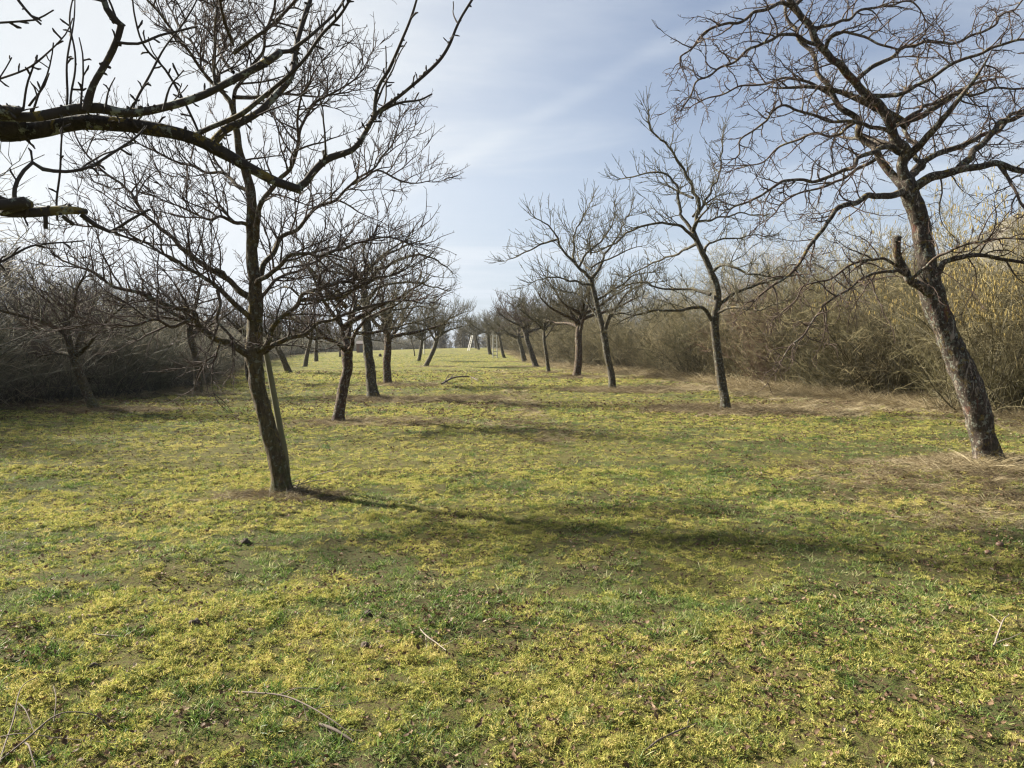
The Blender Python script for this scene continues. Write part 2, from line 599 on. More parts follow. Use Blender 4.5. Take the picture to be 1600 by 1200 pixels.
def mat_ground():
    m, nt, out = new_mat("meadow_ground")
    b = nt.nodes.new("ShaderNodeBsdfPrincipled")
    b.inputs['Roughness'].default_value = 0.95
    b.inputs['Specular IOR Level'].default_value = 0.1
    geo = nt.nodes.new("ShaderNodeNewGeometry")
    pos = geo.outputs['Position']
    am = nt.nodes.new("ShaderNodeAttribute"); am.attribute_name = "moss"
    ad = nt.nodes.new("ShaderNodeAttribute"); ad.attribute_name = "dry"
    af = nt.nodes.new("ShaderNodeAttribute"); af.attribute_name = "far"
    nA = noise(nt, pos, 5.5, 5, 0.65)
    nB = noise(nt, pos, 46, 5, 0.75)
    nC = noise(nt, pos, 1.3, 4, 0.6)
    grass = mixcol(nt, (0.045, 0.060, 0.020), (0.16, 0.185, 0.050), ramp(nt, nB, .35, .65))
    moss = mixcol(nt, (0.09, 0.095, 0.026), (0.32, 0.32, 0.075), ramp(nt, nB, .42, .60))
    col = mixcol(nt, grass, moss, ramp(nt, mth(nt, 'ADD', am.outputs['Fac'], mth(nt, 'MULTIPLY', mth(nt, 'SUBTRACT', nA, 0.5), 0.9)), 0.25, 0.75))
    soil = mixcol(nt, (0.030, 0.022, 0.014), (0.12, 0.085, 0.048), nA)
    near = mixcol(nt, col, soil, ramp(nt, nB, 0.45, 0.55, 0.10, 0.95))
    far = mixcol(nt, col, (0.13, 0.105, 0.050), ramp(nt, nC, 0.38, 0.62, 0.15, 0.75))
    col = mixcol(nt, near, far, af.outputs['Fac'])
    dry = mixcol(nt, (0.040, 0.031, 0.020), (0.165, 0.130, 0.072), ramp(nt, nB, 0.42, 0.58))
    col = mixcol(nt, col, dry, ramp(nt, mth(nt, 'ADD', ad.outputs['Fac'], mth(nt, 'MULTIPLY', mth(nt, 'SUBTRACT', nA, 0.5), 0.7)), 0.2, 0.8, 0, 0.92))
    nt.links.new(col, b.inputs['Base Color'])
    bp = nt.nodes.new("ShaderNodeBump")
    bp.inputs['Strength'].default_value = 0.8
    bp.inputs['Distance'].default_value = 0.05
    nt.links.new(mth(nt, 'ADD', nB, mth(nt, 'MULTIPLY', nA, 1.5)), bp.inputs['Height'])
    nt.links.new(bp.outputs[0], b.inputs['Normal'])
    nt.links.new(b.outputs[0], out.inputs[0])
    return m


gx = axis(-680, 680, -9, 9, 0.07, 1.045)
gy = axis(-60, 700, 1.6, 13, 0.06, 1.03)
GX, GY = np.meshgrid(gx, gy)
GZ = gz(GX, GY)
nx, ny = len(gx), len(gy)
gv = np.stack([GX, GY, GZ], -1).reshape(-1, 3)
ii = (np.arange(ny - 1)[:, None] * nx + np.arange(nx - 1)[None, :]).ravel()
gq = np.stack([ii, ii + 1, ii + nx + 1, ii + nx], -1).astype(np.int32)
gme = bpy.data.meshes.new("ground")
gme.vertices.add(len(gv))
gme.vertices.foreach_set("co", gv.astype(np.float32).ravel())
gme.loops.add(gq.size)
gme.loops.foreach_set("vertex_index", gq.ravel())
gme.polygons.add(len(gq))
gme.polygons.foreach_set("loop_start", (np.arange(len(gq)) * 4).astype(np.int32))
gme.polygons.foreach_set("loop_total", np.full(len(gq), 4, np.int32))
gme.polygons.foreach_set("use_smooth", np.ones(len(gq), bool))
gme.update(calc_edges=True)
for nm, val in (("moss", mossiness(gv[:, 0], gv[:, 1])), ("dry", dryness(gv[:, 0], gv[:, 1])), ("far", sstep(gv[:, 1], 16, 55))):
    a_ = gme.attributes.new(nm, 'FLOAT', 'POINT')
    a_.data.foreach_set("value", np.asarray(val, np.float32))
gme.materials.append(mat_ground())
go = bpy.data.objects.new("ground", gme)
C.objects.link(go)
tag(go, "mossy orchard meadow of short grass running back to a low crest", "ground", kind='structure')


# the wooded hill beyond the right hedge
def build_hill():
    xs = np.linspace(50, 660, 240)
    ys = np.linspace(262, 690, 150)
    X, Y = np.meshgrid(xs, ys)
    h = 125 * sstep(X / Y, 0.22, 0.85) * sstep(Y, 270, 470) * (1 - sstep(Y, 540, 690)) + (7 * (fbm(X / 40, Y / 40, 2) - 0.5) + 7 * (fbm(X / 8, Y / 8, 2) - 0.5)) * sstep(Y, 280, 380)
    Zz = h - 16
    v = np.stack([X, Y, Zz], -1).reshape(-1, 3)
    w = len(xs)
    i = (np.arange(len(ys) - 1)[:, None] * w + np.arange(w - 1)[None, :]).ravel()
    q = np.stack([i, i + 1, i + w + 1, i + w], -1)
    m, nt, out = new_mat("wooded_hill")
    b = nt.nodes.new("ShaderNodeBsdfPrincipled")
    b.inputs['Roughness'].default_value = 1
    geo = nt.nodes.new("ShaderNodeNewGeometry")
    c = mixcol(nt, (0.055, 0.050, 0.034), (0.12, 0.10, 0.07), ramp(nt, noise(nt, geo.outputs['Position'], 0.06, 6, 0.75), 0.35, 0.65))
    nt.links.new(c, b.inputs['Base Color'])
    nt.links.new(b.outputs[0], out.inputs[0])
    o = mesh_obj("hill", v, [tuple(int(k) for k in r) for r in q], m, smooth=True)
    tag(o, "hazy wooded hill rising beyond the right hedge", "hill", kind='structure')


build_hill()


# ------------------------------------------------------------------ growing trees
def rvec(r):
    while True:
        v = Vector((r.uniform(-1, 1), r.uniform(-1, 1), r.uniform(-1, 1)))
        if 0.05 < v.length_squared < 1:
            return v.normalized()


def perp(d, r, up=0.0):
    v = rvec(r) + Z * up
    v = v - d * v.dot(d)
    if v.length_squared < 1e-6:
        return perp(d, r, up)
    return v.normalized()


def catmull(pts, step):
    P = [Vector(p) for p in pts]
    P = [P[0] * 2 - P[1]] + P + [P[-1] * 2 - P[-2]]
    out, par = [], []
    for i in range(1, len(P) - 2):
        n = max(1, int((P[i + 1] - P[i]).length / step))
        for k in range(n):
            t = k / n
            a, b, c, d = P[i - 1], P[i], P[i + 1], P[i + 2]
            out.append(0.5 * ((2 * b) + (c - a) * t + (2 * a - 5 * b + 4 * c - d) * t * t + (3 * b - a - 3 * c + d) * t ** 3))
            par.append((i - 1 + t) / (len(pts) - 1))
    out.append(Vector(pts[-1]))
    par.append(1.0)
    return out, par


SIDES = {1: 8, 2: 5, 3: 4, 4: 3, 5: 3}


def grow(tb, p, d, L, r0, lev, S, r):
    """one branch with its own side shoots; deeper levels are finer"""
    n = S['seg'][lev]
    step = L / n
    pts, dirs = [p.copy()], [d.copy()]
    wob, trop = S['wob'][lev], S['trop'][lev]
    for i in range(n):
        d = d + rvec(r) * wob + Z * trop
        d.normalize()
        p = p + d * step
        pts.append(p.copy())
        dirs.append(d.copy())
    rt = S['rmin']
    rad = [max(rt, r0 * (1 - i / n) ** 0.8 + rt * 0.6 * (i / n)) for i in range(n + 1)]
    if lev >= 3:
        rad[-1] = rt * 0.7
    tb.add(pts, rad, SIDES[lev])
    if lev < S['max']:
        shoots(tb, pts, dirs, rad, L, lev, S, r)


def shoots(tb, pts, dirs, rad, L, lev, S, r, t0=0.12):
    n = len(pts) - 1
    k = L * S['dens'][lev]
    k = int(k) + (1 if r.random() < k - int(k) else 0)
    for c in range(k):
        t = t0 + (1 - t0) * (c + r.random()) / k
        f = t * n
        i = min(int(f), n - 1)
        q = pts[i].lerp(pts[i + 1], f - i)
        d = dirs[i]
        a = math.radians(r.uniform(*S['ang'][lev + 1]))
        nd = d * math.cos(a) + perp(d, r, S['up'][lev + 1]) * math.sin(a)
        l2 = S['len'][lev + 1] * r.uniform(0.55, 1.35) * (1 - S['tap'] * t)
        grow(tb, q, nd, l2, min(rad[i] * 0.75, S['r'][lev + 1] * r.uniform(0.8, 1.25)), lev + 1, S, r)
    if lev == 2 and S.get('tip', True):
        for _ in range(2):
            nd = (dirs[-1] + rvec(r) * 0.45).normalized()
            grow(tb, pts[-1], nd, S['len'][3] * r.uniform(0.6, 1.2), S['r'][3], 3, S, r)


# fruit tree habits: fine upswept twigs / knobbly drooping spurs / upright shoots
BASES = dict(seg={1: 10, 2: 7, 3: 5, 4: 2}, wob={1: .14, 2: .17, 3: .2, 4: .15}, trop={1: .02, 2: .035, 3: .05, 4: 0.03},
             dens={1: 5.5, 2: 9, 3: 10}, ang={2: (35, 70), 3: (35, 65), 4: (35, 65)}, up={2: .55, 3: .45, 4: .3},
             len={2: .95, 3: .34, 4: .085}, r={2: .013, 3: .0055, 4: .0034}, rmin=.0026, tap=.62, max=4)


def style(**k):
    s = {a: (dict(b) if isinstance(b, dict) else b) for a, b in BASES.items()}
    for a, b in k.items():
        if isinstance(b, dict):
            s[a].update(b)
        else:
            s[a] = b
    return s


S_FINE = style(dens={1: 9, 2: 13, 3: 11}, len={2: .82, 3: .33, 4: .09}, r={2: .0105, 3: .0050, 4: .0034}, rmin=.0025, wob={1: .14, 2: .22, 3: .26, 4: .2})
S_SPUR = style(dens={1: 6.8, 2: 12, 3: 17}, len={2: .80, 3: .20, 4: .045}, ang={2: (40, 80), 3: (40, 80), 4: (50, 85)},
               trop={1: 0, 2: -.012, 3: .0, 4: 0}, up={2: .25, 3: .15, 4: .2}, r={2: .0105, 3: .0050, 4: .0042}, rmin=.0026,
               wob={1: .14, 2: .33, 3: .38, 4: .2})
S_MID = style(dens={1: 6.5, 2: 9, 3: 6}, len={2: .8, 3: .34, 4: .10}, r={2: .013, 3: .0058, 4: .004}, rmin=.0031, wob={1: .16, 2: .2, 3: .24, 4: .2})
S_FAR = style(dens={1: 8, 2: 10, 3: 0}, len={2: 1.25, 3: .55, 4: .12}, r={2: .016, 3: .010, 4: .006}, rmin=.0062, max=3, wob={1: .16, 2: .2, 3: .24, 4: .2})
S_SHOOT = style(dens={1: 6, 2: 8, 3: 5}, len={2: 1.15, 3: .5, 4: .10}, up={2: .9, 3: .9, 4: .3}, trop={1: .02, 2: .09, 3: .08, 4: .03},
                r={2: .012, 3: .006, 4: .004}, rmin=.0034)


def bark_radii(P, R, sides, amp, flare=0.45, freq=1.0, seed=0.0):
    """radius per ring vertex: fissured bark, burrs and a flared foot"""
    n = len(P)
    h = np.cumsum([0] + [(P[i + 1] - P[i]).length for i in range(n - 1)])
    a = np.arange(sides) * 2 * math.pi / sides
    R = np.asarray(R)[:, None]
    H = h[:, None]
    ca, sa = np.cos(a)[None, :], np.sin(a)[None, :]
    k = 3.2 * freq
    fiss = fbm(ca * k + seed, sa * k + seed * 2, 3, H * 7.5 * freq) - 0.5
    big = fbm(ca * 0.9 + seed * 3, sa * 0.9, 2, H * 2.1) - 0.5
    fl = flare * np.exp(-H / 0.13) * (0.75 + 0.9 * (fbm(ca * 1.2 + seed, sa * 1.2, 2) - 0.3))
    return R * (1 + amp * 1.3 * fiss + amp * 1.1 * big + fl)


def smooth_dirs(P):
    D = []
    for i in range(len(P)):
        a, b = P[max(0, i - 1)], P[min(len(P) - 1, i + 1)]
        D.append((b - a).normalized())
    return D


def jitter(P, amp, r):
    s = [r.uniform(0, 100) for _ in range(3)]
    out = []
    L = 0
    for i, p in enumerate(P):
        if i:
            L += (p - P[i - 1]).length
        w = min(1, i / 4)
        v = Vector([float(vnoise(L * 5 + s[k], k * 7.7)) - 0.5 for k in range(3)])
        out.append(p + v * amp * w)
    return out


def limb_mesh(P, R, parent, org, mat, sides=10, amp=0.16, name='limb'):
    tb = Tubes()
    tb.add(P, bark_radii(P, R, sides, amp, 0.0, 1.0, rng.uniform(0, 50)), sides)
    return tb.build(name, mat, parent, org)


def guided_tree(name, key, label, trunk, limbs, S, mat, seed, depth=None, px_r=True, trunk_sides=26, group=None, extra=0, cat='tree', thick=1.0):
    """a tree whose trunk and main limbs are set out one by one: trunk and limbs are lists of (x, y) with pixel radii, limbs with a reach in depth"""
    r = random.Random(seed)
    b = BASE[key]
    Y = b.y
    root = thing(name, b, label, cat, group)
    ppm = F / Y
    T = [at(x, y, Y) for x, y, _ in trunk]
    T[0] = b - Vector((0, 0, 0.06))
    rr = [w / ppm * thick for _, _, w in trunk]
    P, par = catmull(T, 0.03 if Y < 12 else 0.08)
    Rr = np.interp(par, np.linspace(0, 1, len(rr)), rr)
    P = jitter(P, 0.02, r)
    tb = Tubes()
    tb.add(P, bark_radii(P, Rr, trunk_sides, 0.28, 0.7, 1.0, seed * 1.7), trunk_sides)
    tb.build('trunk', mat, root, b)
    crown = Tubes()
    # shoots off the upper trunk
    for li, lm in enumerate(limbs):
        pts2, w0, w1, dz = lm[:4]
        n = len(pts2)
        Q = []
        for i, (x, y) in enumerate(pts2):
            f = i / (n - 1)
            Q.append(at(x, y, Y + dz * f ** 0.8))
        if len(lm) > 4:                      # starts part-way out on another limb, at that limb's depth
            d0 = lm[4]
            Q = [at(x, y, Y + d0 + (dz - d0) * i / (n - 1)) for i, (x, y) in enumerate(pts2)]
        P, par = catmull(Q, 0.05 if Y < 12 else 0.12)
        P = jitter(P, 0.09 if Y < 12 else 0.11, r)
        rad = [(w0 + (w1 - w0) * (t ** 0.7)) / ppm * (.86 if Y < 12 else 1) for t in par]
        limb_mesh(P, rad, root, b, mat, 10 if Y < 12 else 7)
        D = smooth_dirs(P)
        L = sum((P[i + 1] - P[i]).length for i in range(len(P) - 1))
        shoots(crown, P, D, rad, L, 1, S, r, 0.16)
        if w1 < 5:
            for _ in range(3):
                grow(crown, P[-1], (D[-1] + rvec(r) * 0.35).normalized(), S['len'][2] * r.uniform(.25, .45), rad[-1] * .8, 2, S, r)
    # further limbs reaching towards and away from the camera
    top = at(trunk[-1][0], trunk[-1][1], Y)
    for e in range(extra):
        az = (e + r.uniform(-.2, .2)) / extra * 2 * math.pi
        d = Vector((0.55 * math.cos(az), math.sin(az), r.uniform(0.15, 0.7))).normalized()
        st = top + Z * r.uniform(0.0, 0.9)
        lim_r = trunk[-1][2] / ppm * r.uniform(.35, .5)
        t2 = Tubes()
        n = 12
        Lb = r.uniform(1.3, 2.2)
        p, pts = st.copy(), [st.copy()]
        for i in range(n):
            d = (d + rvec(r) * 0.17 + Z * 0.01).normalized()
            p = p + d * Lb / n
            pts.append(p.copy())
        rad = [lim_r * (1 - i / n) ** 0.8 + 0.006 for i in range(n + 1)]
        limb_mesh(pts, rad, root, b, mat, 8)
        shoots(crown, pts, smooth_dirs(pts), rad, Lb, 1, S, r, 0.2)
    crown.build('crown', mat, root, b)
    return root


# near left tree ------------------------------------------------------------
guided_tree('fruit_tree', 'left_near', "near left bare tree with tall upright leader, propped by a thin mossy stake",
            [(441, 769, 14), (438, 745, 13), (432, 717, 13.3), (418.5, 667, 12.6), (405.5, 612, 11.8), (399, 573, 11), (397, 552, 12.5), (398, 515, 11.5), (400, 480, 10.5), (397, 440, 9.5), (395, 400, 9), (393, 346, 8), (391, 305, 7),
             (384, 266, 6.3), (373, 230, 5.6), (366, 180, 5)],
            [([(366, 182), (372, 145), (385, 115), (402, 82), (420, 45), (432, 0), (438, -40)], 4.2, 2, 0.5),
             ([(366, 182), (352, 145), (335, 100), (335, 37), (340, -10), (338, -50)], 4, 1.8, -0.3),
             ([(362, 170), (345, 130), (325, 95), (300, 65), (278, 45), (262, 15), (255, -25)], 3.2, 1.3, 0.7),
             ([(398, 385), (408, 341), (411, 319), (428, 291), (447, 264), (463, 227), (470, 197), (490, 160), (525, 137), (560, 110)], 6.5, 1.3, -0.5),
             ([(466, 215), (462, 180), (470, 150), (490, 120), (500, 90)], 2.6, 1, -0.9, -0.4),
             ([(403, 440), (408, 426), (419, 398), (439, 368), (469, 352), (491, 335), (521, 310), (550, 288), (585, 263), (607, 230), (620, 200)], 6.5, 1.2, 0.7),
             ([(550, 288), (590, 272), (630, 283), (648, 288), (668, 282)], 2.6, 1, 0.9, 0.55),
             ([(402, 450), (408, 434), (433, 412), (455, 400), (494, 398), (521, 389), (550, 387), (590, 374), (620, 376)], 5.2, 1.2, -0.9),
             ([(401, 480), (407, 470), (428, 445), (439, 431), (466, 418), (500, 407), (530, 405)], 5, 1.5, 1.1),
             ([(400, 548), (408, 541), (425, 517), (441, 495), (472, 469), (507, 453), (526, 442)], 7, 2.2, -0.7),
             ([(472, 469), (500, 468), (529, 459), (575, 440), (610, 425)], 3.6, 1.2, -0.9, -0.45),
             ([(400, 553), (412, 550), (450, 525), (480, 519), (505, 506), (550, 484), (600, 470), (640, 468)], 6.5, 1.5, 0.5),
             ([(395, 470), (388, 462), (356, 437), (312, 407), (282, 385), (260, 360), (232, 338), (205, 305), (172, 275), (140, 240), (120, 205)], 7.5, 1.3, 0.6),
             ([(396, 502), (389, 495), (359, 470), (340, 453), (312, 429), (285, 415), (265, 398), (232, 382), (180, 363), (130, 352)], 6, 1.3, -0.7),
             ([(396, 556), (386, 553), (348, 536), (315, 508), (296, 486), (265, 477), (230, 460), (199, 453), (172, 442), (130, 420), (100, 405)], 8, 1.5, -0.4),
             ([(303, 497), (290, 503), (268, 506), (252, 497), (219, 503), (150, 507), (95, 512)], 4, 1.2, -0.9, -0.2),
             ([(340, 453), (342, 480), (347, 505), (358, 530)], 3.4, 2, -0.5, -0.35),
             ([(391, 303), (370, 283), (348, 269), (326, 269), (296, 258), (268, 250), (225, 232), (195, 205)], 4.2, 1.2, 0.8),
             ([(394, 356), (367, 345), (348, 334), (329, 341), (300, 330), (270, 318)], 4, 1.2, -1.0),
             ([(356, 437), (350, 424), (334, 416), (322, 424)], 3, 1.5, 0.1, 0.15),
             ([(345, 535), (339, 548), (337, 560), (333, 568)], 2.6, 1.6, -0.3, -0.2)],
            S_FINE, M_BARK_L, 3, extra=5)

# near right tree -----------------------------------------------------------
guided_tree('fruit_tree', 'right_near', "near right apple tree leaning left with flaky bark and knobbly spurs",
            [(1550, 732, 20), (1543, 705, 18.5), (1530, 660, 18.5), (1517, 615, 19), (1504, 580, 18.5), (1490, 550, 18), (1477, 518, 16.5), (1465, 487, 16.5), (1456, 455, 18), (1449, 420, 14.5), (1444, 385, 13.5), (1435, 340, 13.5), (1423, 305, 14), (1416, 282, 13)],
            [([(1416, 290), (1411, 262), (1409, 232), (1397, 210), (1379, 176), (1364, 150), (1334, 127), (1300, 94), (1277, 67), (1259, 41), (1240, 11), (1225, -20), (1205, -60)], 11, 4.5, -0.4),
             ([(1412, 292), (1397, 274), (1375, 244), (1352, 221), (1337, 191), (1311, 165), (1289, 131), (1274, 97), (1259, 71), (1240, 45), (1225, 10)], 8.5, 3, 0.7),
             ([(1412, 300), (1395, 302), (1375, 307), (1349, 311), (1319, 322), (1300, 337), (1285, 356), (1265, 380), (1258, 399), (1236, 424), (1205, 445), (1185, 472)], 7, 1.8, -0.8),
             ([(1418, 300), (1431, 292), (1450, 279), (1472, 270), (1499, 266), (1525, 259), (1562, 259), (1600, 266), (1660, 285), (1710, 320)], 10, 4, -0.5),
             ([(1418, 285), (1427, 274), (1442, 255), (1469, 240), (1499, 229), (1525, 214), (1555, 202), (1577, 184), (1600, 171), (1650, 140)], 7.5, 3, 0.9),
             ([(1499, 262), (1523, 238), (1544, 214), (1570, 190), (1610, 170)], 7, 4, 0.1, -0.2),
             ([(1418, 280), (1436, 259), (1427, 228), (1413, 203), (1404, 175), (1412, 140)], 7, 2.5, 1.3),
             ([(1408, 240), (1392, 234), (1370, 237), (1345, 247), (1311, 270), (1277, 281), (1225, 281), (1180, 311), (1140, 330)], 5.5, 1.5, -1.0),
             ([(1375, 244), (1350, 258), (1330, 272), (1290, 290), (1240, 305), (1200, 335)], 4, 1.2, 0.9, 0.3),
             ([(1397, 210), (1360, 196), (1326, 191), (1292, 191), (1262, 172), (1221, 169), (1195, 187), (1165, 210), (1148, 245)], 4, 1.2, -0.9, -0.1),
             ([(1337, 191), (1300, 208), (1260, 214), (1220, 232), (1190, 252), (1160, 262)], 3.2, 1.2, 1.2, 0.4),
             ([(1300, 94), (1277, 67), (1240, 56), (1210, 56), (1180, 71), (1150, 97), (1112, 116), (1086, 131), (1072, 165)], 4, 1.2, -0.8, -0.25),
             ([(1300, 150), (1265, 128), (1230, 122), (1195, 128), (1160, 135), (1120, 150), (1085, 160)], 3.4, 1.2, 1.1, 0.5),
             ([(1245, 20), (1225, 5), (1187, 15), (1150, 30), (1112, 45), (1090, 60), (1071, 82), (1066, 105)], 4, 1.2, -0.6, -0.3),
             ([(1364, 150), (1390, 150), (1412, 150), (1442, 127), (1484, 101), (1514, 86), (1555, 71), (1600, 66), (1650, 55)], 4.5, 1.8, -0.9, -0.2),
             ([(1337, 128), (1367, 97), (1405, 79), (1450, 69), (1487, 67), (1525, 52), (1577, 22), (1605, -5)], 4.2, 1.5, 0.6, -0.2),
             ([(1394, 200), (1420, 184), (1450, 161), (1495, 150), (1544, 142), (1600, 139), (1640, 130)], 4, 1.5, 0.4, -0.1),
             ([(1289, 79), (1300, 52), (1330, 52), (1360, 60), (1400, 75), (1430, 60)], 3.6, 1.3, -1.1, -0.3),
             ([(1259, 41), (1307, 37), (1352, 15), (1394, 6), (1427, 2), (1440, 30)], 3.4, 1.2, 0.5, -0.3),
             ([(1240, 11), (1270, -15), (1310, -30), (1350, -60)], 3.6, 1.5, -0.2, -0.35),
             ([(1455, 462), (1442, 450), (1425, 438), (1410, 420), (1404, 395), (1402, 368)], 8.5, 7, -0.35),
             ([(1412, 428), (1390, 422), (1345, 440), (1300, 470), (1250, 525), (1225, 560)], 3.6, 1.1, -1.4, -0.2),
             ([(1410, 420), (1375, 405), (1340, 408), (1300, 432), (1260, 450), (1220, 490)], 3.2, 1.1, -0.4, -0.2),
             ([(1456, 440), (1470, 418), (1490, 404), (1520, 397), (1550, 397), (1600, 405), (1660, 420)], 6, 2.5, -0.5),
             ([(1425, 436), (1450, 412), (1480, 396), (1520, 382), (1560, 373), (1605, 377)], 3, 1.4, -1.0, -0.25),
             ([(1562, 259), (1585, 290), (1600, 330), (1640, 370)], 3.5, 1.3, -0.9, -0.35)],
            S_SPUR, M_BARK_R, 8, extra=4)

# second right tree ---------------------------------------------------------
guided_tree('fruit_tree', 'right_b', "bare apple tree with straight upper shoots, second trunk from the right",
            [(1135, 643, 8), (1131, 615, 7), (1127, 592, 6.8), (1121, 550, 6.5), (1116, 504, 7), (1121, 471, 5.6), (1119, 446, 5), (1108, 417, 4.6), (1094, 387, 4.2), (1082, 362, 4)],
            [([(1082, 364), (1092, 329), (1085, 300), (1071, 271), (1054, 242), (1033, 217), (1017, 200), (1012, 180)], 3.4, 1, -0.5),
             ([(1082, 362), (1062, 329), (1056, 292), (1040, 272), (1017, 271), (990, 277), (969, 279)], 3, 0.8, 0.9),
             ([(1090, 335), (1096, 325), (1112, 296), (1125, 262), (1129, 237), (1127, 215)], 2.6, 0.8, 0.4),
             ([(1088, 375), (1067, 356), (1042, 350), (992, 358), (960, 378), (930, 395)], 3, 0.9, -1.2),
             ([(1090, 380), (1058, 396), (1025, 408), (985, 428)], 2.6, 0.9, 1.5),
             ([(1114, 502), (1092, 479), (1058, 485), (1017, 487), (970, 500)], 3.6, 1, -0.8),
             ([(1110, 460), (1083, 452), (1046, 450), (1004, 442), (975, 450)], 3, 0.9, 1.2),
             ([(1113, 424), (1133, 412), (1171, 427), (1210, 432)], 3.2, 1, -1.3),
             ([(1092, 346), (1120, 340), (1158, 333), (1190, 338)], 2.2, .8, 1.2),
             ([(1100, 395), (1108, 379), (1150, 371), (1192, 367)], 2.6, .8, 0.3),
             ([(1120, 478), (1150, 456), (1183, 446), (1230, 428), (1250, 432)], 3.6, 1, 0.8),
             ([(1119, 490), (1150, 480), (1190, 482), (1225, 470)], 2.6, .8, -1.8)],
            style(dens={1: 5, 2: 7.5, 3: 7}, len={2: .85, 3: .36, 4: .07}, r={2: .013, 3: .0068, 4: .005}, rmin=.0042, wob={1: .14, 2: .22, 3: .26, 4: .2}, up={2: .5, 3: .35, 4: .2}), M_BARK_M, 21, trunk_sides=18, extra=3)

# third right tree ----------------------------------------------------------
guided_tree('fruit_tree', 'right_c', "slim bare tree with slanted trunk and fan crown, third in the right row",
            [(960, 612, 6), (955, 585, 5.4), (950, 561, 5), (944, 523, 5.2), (937, 495, 4), (930, 465, 3.6), (923, 435, 3.6)],
            [([(923, 436), (901, 415), (884, 399), (871, 374), (855, 352), (838, 340)], 3, .8, -0.8),
             ([(923, 436), (937, 418), (945, 396), (961, 377), (975, 350), (985, 325)], 3, .8, 0.8),
             ([(905, 418), (920, 392), (945, 371), (958, 345), (960, 320)], 2, .7, -0.5),
             ([(896, 408), (897, 370), (910, 340), (925, 315)], 2, .7, 1.2),
             ([(944, 522), (952, 492), (972, 490), (997, 492), (1020, 488)], 2.6, .8, -1.2),
             ([(946, 515), (960, 485), (972, 465), (1005, 443), (1030, 440)], 2.6, .8, 1.4),
             ([(940, 505), (923, 479), (905, 462), (880, 455)], 2.2, .7, 1.0),
             ([(930, 470), (960, 452), (990, 432), (1015, 425)], 2.2, .7, -0.3),
             ([(925, 445), (895, 440), (865, 432), (835, 440)], 2.2, .7, -1.5),
             ([(871, 374), (840, 385), (812, 398), (795, 405)], 1.8, .7, -0.6, -0.6)],
            style(dens={1: 4.6, 2: 7, 3: 4}, len={2: 1.05, 3: .5, 4: .12}, r={2: .014, 3: .008, 4: .006}, rmin=.0050, up={2: .7, 3: .6, 4: .2}, trop={1: .02, 2: .05, 3: .06, 4: .0}), M_BARK_M, 31, trunk_sides=16, extra=3)

# second and third left trees ----------------------------------------------
guided_tree('fruit_tree', 'left_b', "low bare tree with crooked dark red trunk, second in the left row",
            [(529, 663, 9.5), (529, 650, 8.5), (535, 610, 8), (542, 578, 7.5), (543, 556, 8), (541, 546, 8.5)],
            [([(541, 550), (532, 540), (510, 525), (485, 508), (455, 500), (425, 495)], 5, 1, -0.7),
             ([(543, 550), (550, 540), (556, 520), (575, 500), (610, 480), (640, 462)], 5, 1, -0.9),
             ([(541, 548), (538, 525), (528, 490), (515, 460), (490, 430), (470, 410)], 4, 1, 0.6),
             ([(543, 548), (548, 515), (552, 470), (560, 440), (572, 420), (578, 405)], 4, 1, 0.9),
             ([(556, 520), (590, 520), (630, 508), (665, 500)], 3, .9, 0.6, -0.3),
             ([(510, 525), (490, 530), (465, 520), (440, 530)], 2.6, .9, -1.6, -0.4),
             ([(525, 480), (550, 455), (600, 432), (640, 415)], 3, .9, -0.8, 0.4),
             ([(515, 462), (480, 465), (450, 450), (430, 455)], 2.6, .9, 0.9, 0.4)],
            S_MID, M_BARK_RED, 41, trunk_sides=18, extra=4)
guided_tree('fruit_tree', 'left_c', "bare tree with thick straight grey trunk and wide crown, third in the left row",
            [(584, 626, 9), (581, 600, 8), (577, 569, 7.6), (573, 522, 7), (572, 474, 6.2), (567, 452, 5.6)],
            [([(568, 455), (560, 436), (540, 420), (515, 405), (495, 385)], 4, 1, -0.9),
             ([(568, 455), (580, 430), (610, 412), (645, 398), (675, 402), (700, 420)], 4, 1, 0.8),
             ([(568, 455), (573, 425), (567, 402), (570, 385), (576, 370)], 3.6, .9, 0.3),
             ([(573, 470), (595, 448), (630, 440), (665, 445), (695, 455)], 3.2, .9, -1.2),
             ([(571, 480), (548, 462), (520, 460), (495, 470)], 3, .9, 1.4),
             ([(573, 425), (600, 400), (640, 382), (668, 372)], 2.6, .8, -0.4),
             ([(572, 500), (600, 490), (640, 480), (680, 482)], 2.8, .8, 1.2)],
            S_MID, M_BARK_M, 47, trunk_sides=18, extra=4)


